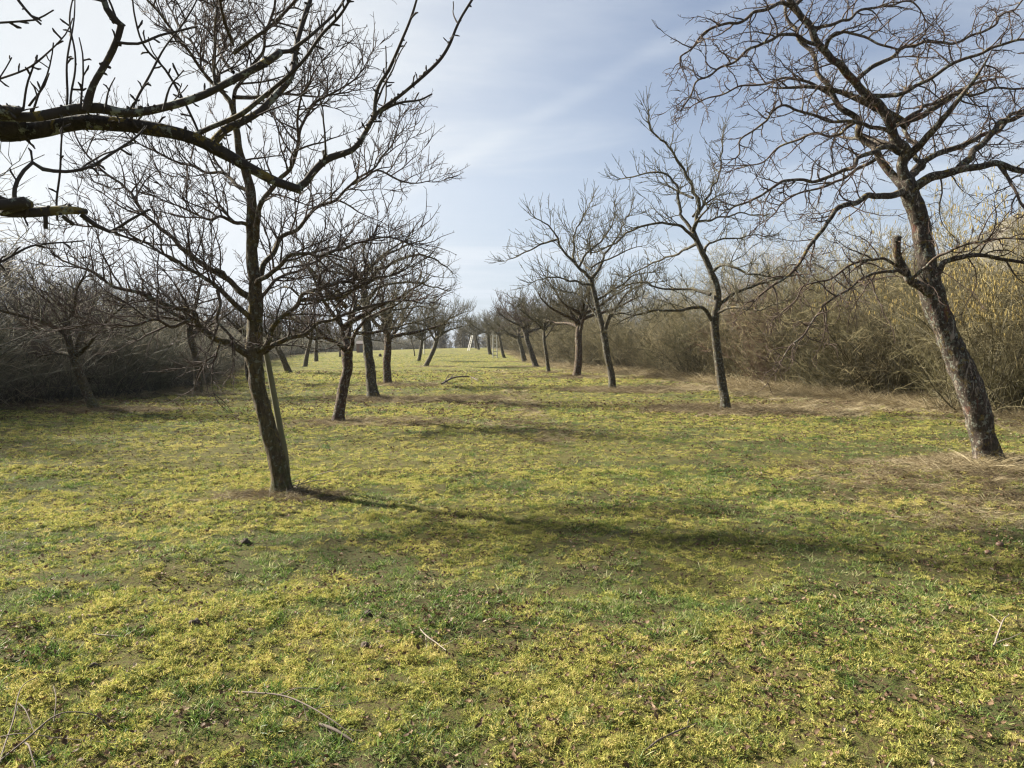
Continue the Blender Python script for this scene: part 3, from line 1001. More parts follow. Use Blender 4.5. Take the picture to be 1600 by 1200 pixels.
# the other trees of the orchard ---------------------------------------------
def orchard_tree(key, label, h_fork, r_trunk, spread, height, seed, S, mat, lean=(0, 0), limbs=6, group=None, name='fruit_tree', droop=0.0, parts=True, cat='tree', loc=None, tfork=None):
    r = random.Random(seed)
    b = BASE[key] if loc is None else loc
    root = thing(name, b, label, cat, group)
    tb = Tubes()
    fork = b + Vector((lean[0], lean[1], h_fork))
    mid = b.lerp(fork, 0.5) + Vector((r.uniform(-.09, .09), r.uniform(-.09, .09), 0))
    P, par = catmull([b - Z * 0.08, mid, fork, fork + Vector((lean[0] * .3 + r.uniform(-.1, .1), 0, (height - h_fork) * 0.3))], 0.10)
    R = np.interp(par, [0, .3, .67, 1], [r_trunk * 1.12, r_trunk, r_trunk * .88, r_trunk * .5])
    tb.add(P, bark_radii(P, R, 14, .22, .35, 1.0, seed), 14)
    tb.build('trunk', mat, root, b)
    crown = Tubes()
    topz = P[-1]
    for i in range(limbs):
        az = (i + r.uniform(-.25, .25)) / limbs * 2 * math.pi + seed
        f = i / max(1, limbs - 1)
        st = fork.lerp(topz, r.uniform(0, 1) * 0.9) if i else fork
        el = math.radians(r.uniform(12, 42) if i % 3 else r.uniform(45, 75))
        d = Vector((math.cos(az) * math.cos(el), math.sin(az) * math.cos(el), math.sin(el)))
        L = (spread * 1.12 if i % 3 else (height - st.z + b.z) * 0.75) * r.uniform(.8, 1.1)
        n = 10
        p, pts = st.copy(), [st.copy()]
        for k in range(n):
            d = (d + rvec(r) * 0.17 + Z * (0.02 - droop)).normalized()
            p = p + d * L / n
            pts.append(p.copy())
        rad = [max(.007, r_trunk * r.uniform(.46, .5) * (1 - k / n) ** .85 + .007) for k in range(n + 1)]
        if parts:
            limb_mesh(pts, rad, root, b, mat, 7)
        else:
            crown.add(pts, rad, 6)
        shoots(crown, pts, smooth_dirs(pts), rad, L, 1, S, r, .15)
    crown.build('crown', mat, root, b)
    return root


S_MID2 = style(dens={1: 6.5, 2: 8.5, 3: 4}, len={2: 1.05, 3: .45, 4: .12}, r={2: .015, 3: .0078, 4: .006}, rmin=.0046, wob={1: .16, 2: .2, 3: .24, 4: .2})
S_UPF = style(dens={1: 7.5, 2: 9.5, 3: 0}, len={2: 1.3, 3: .6}, r={2: .015, 3: .009}, rmin=.0058, max=3, up={2: .9, 3: .8}, trop={1: .02, 2: .07, 3: .08})
orchard_tree('left_d', "bare tree with stout upright trunk ragged with burrs, fourth in the left row", 1.75, .16, 2.6, 5.4, 51, S_MID2, M_BARK_RED, (.02, 0), 8)
orchard_tree('left_e', "dense bare tree leaning right with one long low bough over the lane, before the crest", 1.9, .17, 3.5, 6.2, 52, S_UPF, M_BARK_M, (.85, .2), 9, droop=.015)
orchard_tree('left_f', "bare tree with dark slanting trunk just behind the one with the long bough", 2.0, .17, 2.7, 5.2, 53, S_FAR, M_BARK_M, (.35, 0), 8)
orchard_tree('left_g', "thin young tree with slender leaning stem on the far left of the lane", 1.9, .075, 1.4, 4.2, 54, S_FAR, M_BARK_M, (-.4, 0), 6, parts=False)
orchard_tree('row2_a', "dark leaning tree with Y fork in front of the left hedge", 1.3, .11, 2.3, 3.9, 55, S_MID2, M_BARK_L, (-.52, 0), 8)
orchard_tree('row2_b', "dark tree with slim trunk at the corner of the left hedge", 1.9, .12, 2.2, 4.4, 56, S_MID2, M_BARK_L, (-.22, 0), 7)
orchard_tree('row2_c', "bare tree mostly hidden behind the near left trunk", 1.5, .14, 2.1, 4.0, 57, S_MID2, M_BARK_L, (-.1, 0), 7)
orchard_tree('row2_d', "bare tree with trunk slanting left, nearest of the far second row", 1.7, .17, 2.4, 4.4, 58, S_FAR, M_BARK_L, (-.75, 0), 7)
orchard_tree('row2_e', "bare tree with trunk bowed to the right, in the far second row", 1.9, .16, 2.4, 4.6, 59, S_FAR, M_BARK_L, (.42, 0), 7)
orchard_tree('row2_f', "bare tree with short straight trunk, in the far second row", 2.0, .19, 2.5, 4.6, 60, S_FAR, M_BARK_L, (.03, 0), 7, parts=False)
orchard_tree('row2_g', "smallest farthest bare tree of the second row on the left", 1.8, .14, 2.3, 4.4, 61, S_FAR, M_BARK_L, (.05, 0), 7, parts=False)
orchard_tree('right_d', "bare tree with rust brown trunk, fourth in the right row", 2.15, .19, 3.2, 6.4, 62, S_UPF, M_BARK_RED, (.12, 0), 10)
orchard_tree('right_e', "young tree with thin slightly bent trunk, in the right row", 2.0, .105, 2.4, 5.2, 63, S_FAR, M_BARK_M, (-.3, 0), 7)
orchard_tree('right_f', "bare tree with stout curving trunk and knobbly head, in the right row", 2.1, .20, 3.1, 6.0, 64, S_FAR, M_BARK_R, (-.72, 0), 9)
orchard_tree('right_g', "bare tree with paired dark trunk behind the knobbly headed one", 2.2, .22, 3.3, 6.6, 65, S_FAR, M_BARK_M, (-.55, 0), 8)
orchard_tree('right_h', "bare tree with slim leaning trunk just right of the upright white ladder", 2.4, .17, 3.5, 6.8, 66, S_FAR, M_BARK_M, (-.55, 0), 8)
orchard_tree('right_i', "bare tree with thick straight trunk just left of the upright white ladder", 2.4, .24, 3.8, 7.2, 67, S_FAR, M_BARK_M, (-.3, 0), 8)
orchard_tree('right_j', "far bare tree beside the slanting pair of white ladder rails", 2.2, .22, 4.0, 7.6, 68, S_FAR, M_BARK_M, (-.5, 0), 8, parts=False)
orchard_tree('right_k', "farthest bare tree at the end of the right row", 2.2, .22, 4.2, 7.6, 69, S_FAR, M_BARK_M, (-.3, 0), 8, parts=False)

# ------------------------------------------------------------------ the tree outside the left edge whose boughs reach in
def overhanging_tree():
    r = random.Random(77)
    b = Vector((-4.3, 2.35, gzf(-4.3, 2.35)))
    root = thing('apple_tree', b, "apple tree beyond the left edge whose dark lichened boughs hang across the top left", 'tree')
    tb = Tubes()
    P, par = catmull([b - Z * .06, b + Vector((.05, 0, .7)), b + Vector((.2, .05, 1.5)), b + Vector((.35, .1, 2.1)), b + Vector((.3, .1, 3.0)), b + Vector((.1, .2, 3.9))], .04)
    R = np.interp(par, [0, .2, .6, 1], [.19, .165, .15, .06])
    tb.add(P, bark_radii(P, R, 24, .25, .4, 1, 9), 24)
    tb.build('trunk', M_BARK_F, root, b)
    crown = Tubes()
    S = style(dens={1: 3.5, 2: 7, 3: 14}, len={2: .32, 3: .05, 4: .03}, r={2: .0042, 3: .0036, 4: .003}, rmin=.0024, max=3, tap=.5, up={2: .8, 3: .3, 4: .3}, ang={2: (35, 70), 3: (45, 80), 4: (40, 80)})
    S['tip'] = False

    def bough(pts, Y0, Y1, radii, from_trunk=None, knob=None, dens=1.0, spur=True, twigs=True):
        n = len(pts)
        Q = [at(x, y, Y0 + (Y1 - Y0) * i / (n - 1)) for i, (x, y) in enumerate(pts)]
        w = [q / F * (Y0 + (Y1 - Y0) * i / (n - 1)) for i, q in enumerate(np.interp(np.linspace(0, 1, n), np.linspace(0, 1, len(radii)), radii))]
        if from_trunk is not None:
            Q = [b + from_trunk, b.lerp(Q[0], .55) + Z * (Q[0].z - b.z) * .5] + Q if False else [b + from_trunk] + Q
            w = [w[0] * 1.25] + w
        P, par = catmull(Q, .022)
        rad = np.interp(par, np.linspace(0, 1, len(w)), w) * .78
        P = jitter(P, .026, r)
        tb = Tubes()
        rr = bark_radii(P, rad, 14, .42, 0, 1.2, r.uniform(0, 90))
        tb.add(P, rr, 14)
        tb.build('bough', M_BARK_F, root, b)
        D = smooth_dirs(P)
        L = sum((P[i + 1] - P[i]).length for i in range(len(P) - 1))
        S2 = style(**{k: v for k, v in S.items()})
        S2['tip'] = False
        if twigs:
            S2['dens'] = {1: 2.6 * dens, 2: 9, 3: 12}
            shoots(crown, P, D, rad, L, 1, S2, r, .1)
        if spur:
            for _ in range(int(L * 55) if max(rad) > .012 else 0):      # crusts of lichen and moss fringing the bark
                i = r.randrange(1, len(P) - 1)
                d = perp(D[i], r, .5)
                q = P[i] + rvec(r) * .004
                l = rad[i] + r.uniform(.000, .005)
                w_ = r.uniform(.0025, .006)
                crown.add([q + d * rad[i] * .6, q + d * (rad[i] * .5 + l * .5), q + d * l, q + d * (l + .003) + rvec(r) * .003], [w_, w_ * 1.2, w_, w_ * .3], 5)
            k = int(L * 15)
            for _ in range(k):
                i = r.randrange(2, len(P) - 1)
                d = (D[i] * r.uniform(.2, .9) + perp(D[i], r, .15) * .9).normalized()
                q = P[i]
                l = r.uniform(.010, .032) + rad[i]
                rad_s = r.uniform(.0026, .0042)
                e = q + d * l
                crown.add([q, q + d * l * .6, e, e + (d + rvec(r) * .5).normalized() * .012], [rad_s, rad_s * .9, rad_s * 1.15, rad_s * .6], 5)
        return P

    T0 = Vector((.34, .1, 2.0))
    bough([(-60, 205), (0, 207), (60, 203), (130, 195), (200, 198), (265, 208), (310, 222), (350, 240), (390, 262), (430, 285), (464, 298)], 2.7, 3.15,
          [18, 17, 16, 15, 14.5, 13.5, 12.5, 11.5, 10, 9, 8], T0, dens=.8)
    bough([(460, 296), (478, 286), (510, 253), (550, 235), (575, 205), (592, 178), (625, 150), (670, 108), (700, 68), (738, 0), (755, -40)], 3.15, 3.35,
          [7.5, 7, 6.5, 5.5, 4.8, 4.2, 3.6, 3.2, 2.8, 2.3, 1.8], dens=.45)
    bough([(585, 188), (590, 140), (605, 110), (625, 65), (640, 30), (652, -10)], 3.24, 3.1, [4, 3.4, 3, 2.4, 1.8], dens=.5)
    bough([(593, 176), (620, 160), (650, 155), (674, 144)], 3.26, 3.4, [2.8, 2.2, 1.5], dens=.3, twigs=False)
    bough([(592, 185), (598, 165), (600, 135), (600, 70)], 3.25, 3.3, [1.8, 1.5, 1.1], twigs=False)
    bough([(510, 253), (507, 240), (505, 236)], 3.2, 3.2, [5, 4.5, 4], twigs=False, spur=False)
    bough([(300, 214), (340, 196), (370, 182), (400, 160), (432, 135), (457, 112), (480, 90), (505, 57), (532, 27), (550, -5), (560, -30)], 2.98, 2.8,
          [5.5, 5, 4.6, 4.2, 3.8, 3.2, 2.6, 2.2], dens=.5)
    bough([(328, 230), (350, 205), (382, 192), (407, 177), (432, 147), (452, 117), (460, 82), (472, 42), (485, 0), (492, -40)], 3.0, 3.3,
          [9, 8, 7, 6.5, 6, 5.5, 5, 4.2, 3.4], dens=.5)
    bough([(-60, 176), (0, 178), (60, 180), (110, 172), (150, 168), (200, 175), (250, 170), (300, 155), (350, 130), (390, 108), (420, 88), (434, 78)], 2.62, 2.95,
          [11, 10, 10, 10, 10, 8.5, 8, 7.5, 7.5, 7.5, 7, 7.5], Vector((.32, .1, 2.25)), dens=.8)
    bough([(432, 80), (455, 80), (480, 65), (505, 45), (530, 20), (548, -12)], 2.95, 3.0, [5, 4, 3.2, 2.6, 2], dens=.4)
    bough([(134, 172), (145, 132), (170, 90), (185, 55), (190, 38), (180, 30), (168, 12), (160, -25)], 2.72, 2.6, [8.5, 6.5, 6, 6.5, 8, 6, 5], dens=.6)
    bough([(183, 66), (215, 68), (250, 55), (280, 48), (308, 40)], 2.64, 2.8, [2.8, 2.4, 2], dens=.5)
    bough([(205, 175), (215, 150), (235, 118), (262, 75), (285, 40), (310, -10)], 2.78, 2.9, [2.4, 2.2, 1.8, 1.4], dens=.6)
    bough([(320, 232), (290, 165), (258, 110), (232, 85), (215, 60), (203, 20), (200, -20)], 2.98, 2.75, [2.6, 2.4, 2, 1.6], dens=.4)
    for sx in ([(104, 168), (107, 120), (110, 60), (112, -10)], [(126, 165), (126, 130), (131, 85), (128, 60)], [(36, 172), (42, 140), (52, 110), (58, 92)], [(45, 165), (60, 140), (72, 112)],
               [(110, 168), (118, 90), (108, 30), (114, -20)], [(255, 172), (268, 140), (290, 110)], [(165, 168), (172, 140), (180, 120)], [(90, 345), (88, 240), (95, 190)], [(-20, 130), (35, 110), (70, 85), (100, 55), (112, 30)]):
        bough(sx, 2.72, 2.72 + r.uniform(-.1, .1), [2.2, 1.7, 1.1], twigs=False)
    bough([(-60, 322), (0, 327), (60, 333), (110, 334), (138, 334)], 2.35, 2.5, [10.5, 10, 9.5, 8.5, 5], Vector((.28, .05, 1.7)), dens=.8)
    bough([(126, 335), (150, 352), (170, 361), (200, 346), (235, 329)], 2.5, 2.6, [4.6, 4, 3, 2], dens=.6)
    bough([(168, 361), (185, 366), (215, 378), (245, 392)], 2.54, 2.7, [2.2, 1.6, 1.2], dens=.4, twigs=False)
    bough([(71, 336), (72, 357)], 2.43, 2.43, [4, 3.6], twigs=False, spur=False)
    bough([(98, 338), (116, 352)], 2.46, 2.47, [4, 3.6], twigs=False, spur=False)
    bough([(24, 325), (24, 295), (38, 268), (50, 256), (65, 266), (100, 270), (140, 262), (180, 240), (215, 215), (228, 200)], 2.4, 2.65, [4.4, 4, 3.6, 4.4, 3, 2.8, 2.4, 2], dens=.7)
    bough([(-40, 310), (0, 311), (28, 326)], 2.35, 2.4, [5, 4.6, 4.4], twigs=False)
    bough([(-40, 40), (0, 34), (30, 31), (55, 28), (80, 12)], 2.3, 2.35, [2, 2.2, 2, 1.4], twigs=False)
    bough([(10, -30), (30, 2), (50, 22), (66, 34)], 2.3, 2.32, [2.6, 2.4, 1.8], twigs=False)
    bough([(-40, 412), (0, 410), (60, 385), (130, 378)], 2.6, 3.0, [3, 2.2, 1.2], dens=.5)
    crown.build('crown', M_BARK_F, root, b)


overhanging_tree()

# ------------------------------------------------------------------ the stake at the near left tree
tb = Tubes()
SB = gpt(449, 762)
SB.y += .03
P, par = catmull([SB - Z * .1, at(446, 717, SB.y), at(437, 667, SB.y), at(427, 612, SB.y + .02), at(417, 558, SB.y + .04), at(411, 535, SB.y + .05)], .03)
tb.add(P, bark_radii(P, np.interp(par, [0, 1], [.040, .030]), 14, .08, 0, 1, 4), 14)
st = tb.build('tree_stake', M_STAKE, None, SB)
tag(st, "thin greenish wooden stake leaning beside the near left trunk", "stake")

# ------------------------------------------------------------------ hedges
def shrub_tubes(h, wid, stems, seed, r0=.009, arch=.05, twig=1.0, rmin=.0034, base_dense=1.0):
    r = random.Random(seed)
    tb = Tubes()
    for s in range(stems):
        a, q = r.uniform(0, 2 * math.pi), wid * .55 * math.sqrt(r.random())
        p = Vector((q * math.cos(a), q * math.sin(a), -.08))
        lean = r.uniform(.05, .95)
        az = r.uniform(0, 2 * math.pi)
        d = Vector((lean * math.cos(az), lean * math.sin(az), 1)).normalized()
        L = h * (r.uniform(.35, 1.0) if r.random() < .75 else r.uniform(.9, 1.18))
        n = 8
        pts, dirs = [p.copy()], [d.copy()]
        out = Vector((math.cos(az), math.sin(az), 0))
        for i in range(n):
            d = (d + rvec(r) * .21 + out * arch * i / n - Z * arch * .9 * (i / n) ** 2).normalized()
            p = p + d * L / n
            pts.append(p.copy())
            dirs.append(d.copy())
        rad = [max(rmin, r0 * r.uniform(.9, 1.1) * (1 - i / n) + rmin * .8) for i in range(n + 1)]
        tb.add(pts, rad, 4)
        k = int(L * 5.2 * twig)
        for c in range(k):
            f = (.08 + .92 * r.random()) * n
            i = min(int(f), n - 1)
            qd = (dirs[i] + perp(dirs[i], r, .1) * r.uniform(.7, 2.2)).normalized()
            q0 = pts[i].lerp(pts[i + 1], f - i)
            l = r.uniform(.3, .95)
            pp, d2 = q0.copy(), qd
            pl = [pp.copy()]
            dl = [d2.copy()]
            for m in range(4):
                d2 = (d2 + rvec(r) * .34 + Z * .02).normalized()
                pp = pp + d2 * l / 4
                pl.append(pp.copy())
                dl.append(d2.copy())
            tb.add(pl, [rmin * 1.25, rmin * 1.15, rmin, rmin * .9, rmin * .6], 3)
            for m in range(3):
                j = r.randrange(0, 4)
                d3 = (dl[j] + perp(dl[j], r, .3) * r.uniform(.6, 1.3)).normalized()
                e = pl[j] + d3 * r.uniform(.12, .4)
                tb.add([pl[j], pl[j].lerp(e, .5) + rvec(r) * .03, e], [rmin, rmin * .9, rmin * .6], 3)
    # low tangle: arching runners and thin dead stems
    for s in range(int(stems * 2.2 * base_dense)):
        a, q = r.uniform(0, 2 * math.pi), wid * .75 * math.sqrt(r.random())
        p = Vector((q * math.cos(a), q * math.sin(a), -.05))
        az = r.uniform(0, 2 * math.pi)
        d = Vector((math.cos(az) * .7, math.sin(az) * .7, 1)).normalized()
        L = r.uniform(.7, 2.0)
        pts = [p.copy()]
        for i in range(6):
            d = (d + rvec(r) * .22 - Z * .11).normalized()
            p = p + d * L / 6
            if p.z < .02:
                p.z = .02
            pts.append(p.copy())
        tb.add(pts, [rmin * 1.3] * 4 + [rmin, rmin, rmin * .6], 3)
    return tb


def shrub_meshes(n, mat, **k):
    out = []
    for i in range(n):
        me = shrub_tubes(seed=100 + i * 7 + int(k['h'] * 10), **k).mesh('shrub')
        me.materials.append(mat)
        out.append(me)
    return out


def along(poly, step_near, step_far, y_far):
    pts = []
    for (ax, ay), (bx, by) in zip(poly[:-1], poly[1:]):
        L = math.hypot(bx - ax, by - ay)
        t = 0
        while t < L:
            f = t / L
            y = ay + (by - ay) * f
            pts.append((ax + (bx - ax) * f, y, (by - ay) / L, -(bx - ax) / L))
            t += step_near + (step_far - step_near) * min(1, max(0, y - 15) / y_far)
    return pts


def hedge(label, poly, meshes, near, far, offs, scale, cat='hedge', nmax=98, flip=1):
    p0 = poly[2]
    root = thing('hedge', (p0[0], p0[1], gzf(*p0)), label, cat)
    cnt = 0
    for k, off in enumerate(offs):
        for (x, y, nx_, ny_) in along(poly, near * (1 + .35 * k), far * (1 + .5 * k), 90):
            if cnt >= nmax:
                return root
            x2 = x + flip * nx_ * (off + rng.uniform(-.35, .35)) + rng.uniform(-.3, .3)
            y2 = y + flip * ny_ * (off + rng.uniform(-.35, .35)) + rng.uniform(-.3, .3)
            o = bpy.data.objects.new('shrub', rng.choice(meshes))
            C.objects.link(o)
            o.parent = root
            s = scale * rng.uniform(.72, 1.22) * (1 + .12 * k) * (1.75 if x2 < -13.7 and y2 < 18.5 else 1)  # out-of-view near left shrubs are made taller to shade the meadow
            o.location = (x2 - root.location.x, y2 - root.location.y, gzf(x2, y2) - root.location.z)
            o.scale = (s * rng.uniform(1, 1.2), s * rng.uniform(1, 1.2), s)
            o.rotation_euler = (0, 0, rng.uniform(0, 6.28))
            cnt += 1
    return root


HM_R = shrub_meshes(5, M_HEDGE_R, h=4.8, wid=1.9, stems=76, twig=1.25, r0=.012, arch=.075)
hedge("tall tangled olive brown bare hedge along the right side of the meadow", HEDGE_R, HM_R, 1.75, 4.6, (1.2, 3.4), 1.0, flip=1)
HM_L = shrub_meshes(4, M_HEDGE_L, h=3.5, wid=2.0, stems=62, twig=1.15, rmin=.0042, r0=.012, arch=.09)
hedge("dark shaded bare hedge along the left side of the meadow", HEDGE_L, HM_L, 1.7, 4.6, (1.2, 3.2), 1.0, flip=-1)

# hazel hung with yellow catkins at the right edge
def hazel():
    r = random.Random(5)
    loc = Vector((11.7, 18.2, gzf(11.7, 18.2)))
    root = thing('hazel_bush', loc, "hazel bush hung with yellow catkins behind the leaning right tree", 'bush')
    tb = shrub_tubes(5.7, 2.0, 95, 444, .016, .03, 1.0, .0038)
    o = tb.build('stems', M_HAZEL, root, (0, 0, 0))
    ck = Tubes()
    tips = []
    for lst in tb.L.values():
        for P, R in lst:
            if P[-1][2] > 2.3 and len(P) in (5, 3):
                tips.append(P)
    r.shuffle(tips)
    for P in tips[:1500]:
        for m in range(r.choice((1, 1, 2, 3))):
            q = Vector(P[r.randrange(1, len(P))]) + Vector((r.uniform(-.03, .03), r.uniform(-.03, .03), 0))
            l = r.uniform(.06, .12)
            sway = Vector((r.uniform(-.2, .2), r.uniform(-.2, .2), -1)).normalized()
            ck.add([q, q + sway * l * .3, q + sway * l * .75, q + sway * l], [.004, .0095, .0095, .004], 5)
    ck.build('catkins', M_CATKIN, root, (0, 0, 0))


hazel()

# reddish shrub standing above the right hedge, and dark bare bushes
tb = shrub_tubes(4.9, 1.6, 90, 901, .012, .02, 1.3, .0042, .3)
o = tb.build('red_twigged_shrub', M_HEDGE_RR, None, (0, 0, 0))
o.location = (10.4, 29.5, gzf(10.4, 29.5))
tag(o, "reddish twigged shrub standing up out of the right hedge", "shrub")

# trees behind the hedges
for i, (px, Y, hh, sd, lab) in enumerate(((1262, 42, 7.2, 71, "pale bare tree showing above the right hedge, left of the leaning tree"), (1395, 30, 6.6, 72, "slim bare tree behind the right hedge and the leaning trunk"),
                                          (1040, 62, 7.0, 73, "bare tree over the right hedge behind the second right trunk"))):
    p = gd(px, Y)
    orchard_tree(None, lab, hh * .3, .11, hh * .33, hh, sd, S_UPF, M_BARK_M, (.1, 0), 9, name='bare_tree', parts=False, loc=p)
for i, (px, Y, hh, sd, lab) in enumerate(((40, 30, 6.0, 81, "bare tree rising above the dark hedge at the far left edge"), (120, 33, 5.6, 82, "bare tree above the left hedge behind the Y forked tree"), (215, 38, 6.0, 83, "bare tree above the left hedge, left of the near trunk"),
                                          (-60, 26, 6.2, 84, "bare tree above the hedge cut by the left edge"))):
    p = gd(px, Y)
    orchard_tree(None, lab, hh * .25, .10, hh * .38, hh, sd, S_UPF, M_BARK_L, (.1, 0), 9, name='bare_tree', parts=False, loc=p)


# far treeline beyond the crest
def treeline():
    r = random.Random(9)
    tb = Tubes()
    for i in range(520):
        x = r.uniform(-190, 25)
        y = r.uniform(205, 300)
        h = r.uniform(5, 8.5) + (2 if x < -40 else 0)
        b = Vector((x, y, gzf(x, y)))
        top = b + Vector((r.uniform(-.5, .5), 0, h * .7))
        tb.add([b, b.lerp(top, .5), top], [.16, .12, .06], 5)
        for k in range(34):
            s = b.lerp(top, r.uniform(.12, 1))
            d = (rvec(r) + Z * .7).normalized()
            L = r.uniform(.8, 2.4)
            e = s + d * L
            tb.add([s, s.lerp(e, .5) + rvec(r) * .1, e], [.07, .055, .03], 3)
            for m in range(4):
                q = s.lerp(e, r.uniform(.3, 1))
                e2 = q + (d + rvec(r) * .8).normalized() * r.uniform(.4, 1.1)
                tb.add([q, e2], [.042, .022], 3)
    o = tb.build('treeline', M_BARK_M, None, (-80, 240, 0))
    tag(o, "hazy line of bare trees beyond the crest of the meadow", "treeline", kind='stuff')


treeline()


# ------------------------------------------------------------------ ladders and the shed
def bar(p, q, w, t):
    """a squared wooden bar from p to q"""
    d = (q - p).normalized()
    u = d.cross(Vector((0, 1, 0)))
    if u.length < .1:
        u = d.cross(Vector((1, 0, 0)))
    u.normalize()
    v = d.cross(u)
    V = [x + u * a * w / 2 + v * c * t / 2 for x in (p, q) for a, c in ((-1, -1), (1, -1), (1, 1), (-1, 1))]
    return V, [(0, 1, 2, 3), (7, 6, 5, 4), (0, 4, 5, 1), (1, 5, 6, 2), (2, 6, 7, 3), (3, 7, 4, 0)]


def ladder(loc, rot, h, label, lean=.12, brace=False, wid=.46, rungs=8, group=None):
    root = thing('ladder', loc, label, 'ladder', group)
    root.rotation_euler = (0, 0, rot)
    for s in (-1, 1):
        v, f = bar(Vector((s * wid / 2, 0, 0)), Vector((s * wid * .40, lean * h, h)), .11, .10)
        mesh_obj('rail', v, f, M_WHITE, root)
    for k in range(rungs):
        t = (k + .7) / rungs
        w = wid * (.5 - .1 * t) - .039
        v, f = bar(Vector((-w, lean * h * t, h * t)), Vector((w, lean * h * t, h * t)), .10 if rungs < 7 else .035, .06)
        mesh_obj('rung', v, f, M_WHITE, root)
    if brace:
        for s in (-1, 1):
            v, f = bar(Vector((s * wid * .42, lean * h * .96 + .06, h * .95)), Vector((s * wid * .5, lean * h + h * .34, 0)), .07, .055)
            mesh_obj('prop_leg', v, f, M_WHITE, root)
    return root


ladder(gd(773.5, 90), .12, 2.75, "white wooden ladder standing upright facing the lane on the right", .05, False, .52, 6)
ladder(gd(732, 128), math.radians(-67), 2.6, "white stepladder seen side-on with two slanting rails, far end of the lane", .26, False, .9, 7)
ladder(gd(660.5, 112), math.radians(30), 2.6, "white ladder leaning into the dense tree left of the lane", .12, False, .45, 7)


def shed():
    loc = gd(566, 128)
    root = thing('shed', loc, "small brown wooden hut behind the third trunk of the left row", 'hut')
    w, d, h = .8, .8, 1.45
    V = [(-w, -d, -.1), (w, -d, -.1), (w, d, -.1), (-w, d, -.1), (-w, -d, h), (w, -d, h), (w, d, h), (-w, d, h), (-w, 0, h + .4), (w, 0, h + .4)]
    mesh_obj('wall', V, [(0, 1, 5, 4), (2, 3, 7, 6), (1, 2, 6, 9, 5), (3, 0, 4, 8, 7)], M_SHED, root)
    for s in (-1, 1):
        a = [(-w - .1, s * (d + .12), h - .03), (w + .1, s * (d + .12), h - .03), (w + .1, 0, h + .46), (-w - .1, 0, h + .46)]
        bb = [(x, y, z + .05) for x, y, z in a]
        mesh_obj('roof', a + bb, [(0, 1, 2, 3), (7, 6, 5, 4), (0, 4, 5, 1), (1, 5, 6, 2), (2, 6, 7, 3), (3, 7, 4, 0)], M_ROOF, root)
    v = [(-.3, -d - .03, 0), (.3, -d - .03, 0), (.3, -d - .03, 1.2), (-.3, -d - .03, 1.2), (-.3, -d - .004, 0), (.3, -d - .004, 0), (.3, -d - .004, 1.2), (-.3, -d - .004, 1.2)]
    mesh_obj('door', v, [(3, 2, 1, 0), (4, 5, 6, 7), (0, 1, 5, 4), (1, 2, 6, 5), (2, 3, 7, 6), (3, 0, 4, 7)], M_ROOF, root)


shed()


# ------------------------------------------------------------------ sticks, clods and apples lying about
def stick(name, px, radii, mat, label, cat, lift=.012, side=0, arch=0.0, seed=1):
    r = random.Random(seed)
    Q = [gpt(x, y) for x, y in px]
    n = len(Q)
    for i, q in enumerate(Q):
        q.z += lift + arch * math.sin(math.pi * i / (n - 1))
    P, par = catmull(Q, .02 if Q[0].y < 8 else .1)
    P = jitter(P, .02, r)
    tb = Tubes()
    rad = np.interp(par, np.linspace(0, 1, len(radii)), radii)
    tb.add(P, rad, 7)
    D = smooth_dirs(P)
    for k in range(side):
        i = r.randrange(1, len(P) - 2)
        d = (D[i] + perp(D[i], r, .35) * r.uniform(.6, 1.1)).normalized()
        L = r.uniform(.08, .3) * (1 if Q[0].y < 8 else 3)
        pts = [P[i].copy()]
        p = P[i].copy()
        for m in range(4):
            d = (d + rvec(r) * .2 - Z * .06).normalized()
            p = p + d * L / 4
            p.z = max(p.z, gzf(p.x, p.y) + .006)
            pts.append(p.copy())
        tb.add(pts, [rad[i] * .6, rad[i] * .55, rad[i] * .5, rad[i] * .4, rad[i] * .3], 5)
    o = tb.build(name, mat, None, Q[0])
    tag(o, label, cat)


stick('fallen_branch', [(690, 602), (705, 597), (720, 595.5), (735, 594.5), (748, 597)], [.045, .04, .03, .015], M_STICK, "fallen branch lying on the lane in the shade, middle distance", "branch", .06, 7, .15, 3)
stick('fallen_branch', [(365, 1088), (400, 1093), (440, 1103), (480, 1118), (520, 1140), (552, 1158)], [.0038, .0038, .003, .002], M_STICK, "thin dark twig on the grass at the bottom, left of centre", "twig", .022, 8, .02, 4)
stick('fallen_branch', [(655, 984), (668, 1000), (682, 1010), (696, 1020)], [.004, .004, .0025], M_STICKP, "short pale crooked twig in the moss near the bottom middle", "twig", .015, 2, .01, 5)
stick('fallen_branch', [(147, 996), (170, 996.5), (195, 998)], [.004, .004, .003], M_STICKP, "straight pale straw-like stick on the moss at lower left", "twig", .018, 0, 0, 6)
stick('fallen_branch', [(410, 772), (440, 770), (462, 766), (485, 776)], [.012, .011, .007], M_STICKP, "bleached sticks lying at the foot of the near left tree", "branch", .012, 5, .02, 7)
stick('fallen_branch', [(1010, 1178), (1060, 1150), (1088, 1135)], [.004, .004, .003], M_STICK, "short dark twig on the grass at the bottom right of centre", "twig", .016, 2, .01, 8)
stick('fallen_branch', [(1552, 1015), (1562, 998), (1570, 980), (1576, 965)], [.005, .004, .002], M_STICKP, "pale forked twig in the grass near the right edge", "twig", .02, 4, .03, 9)
stick('fallen_branch', [(500, 1137), (525, 1150), (553, 1165)], [.007, .007, .004], M_STICK, "thick short twig beside the long thin one at the bottom", "twig", .015, 1, .01, 10)


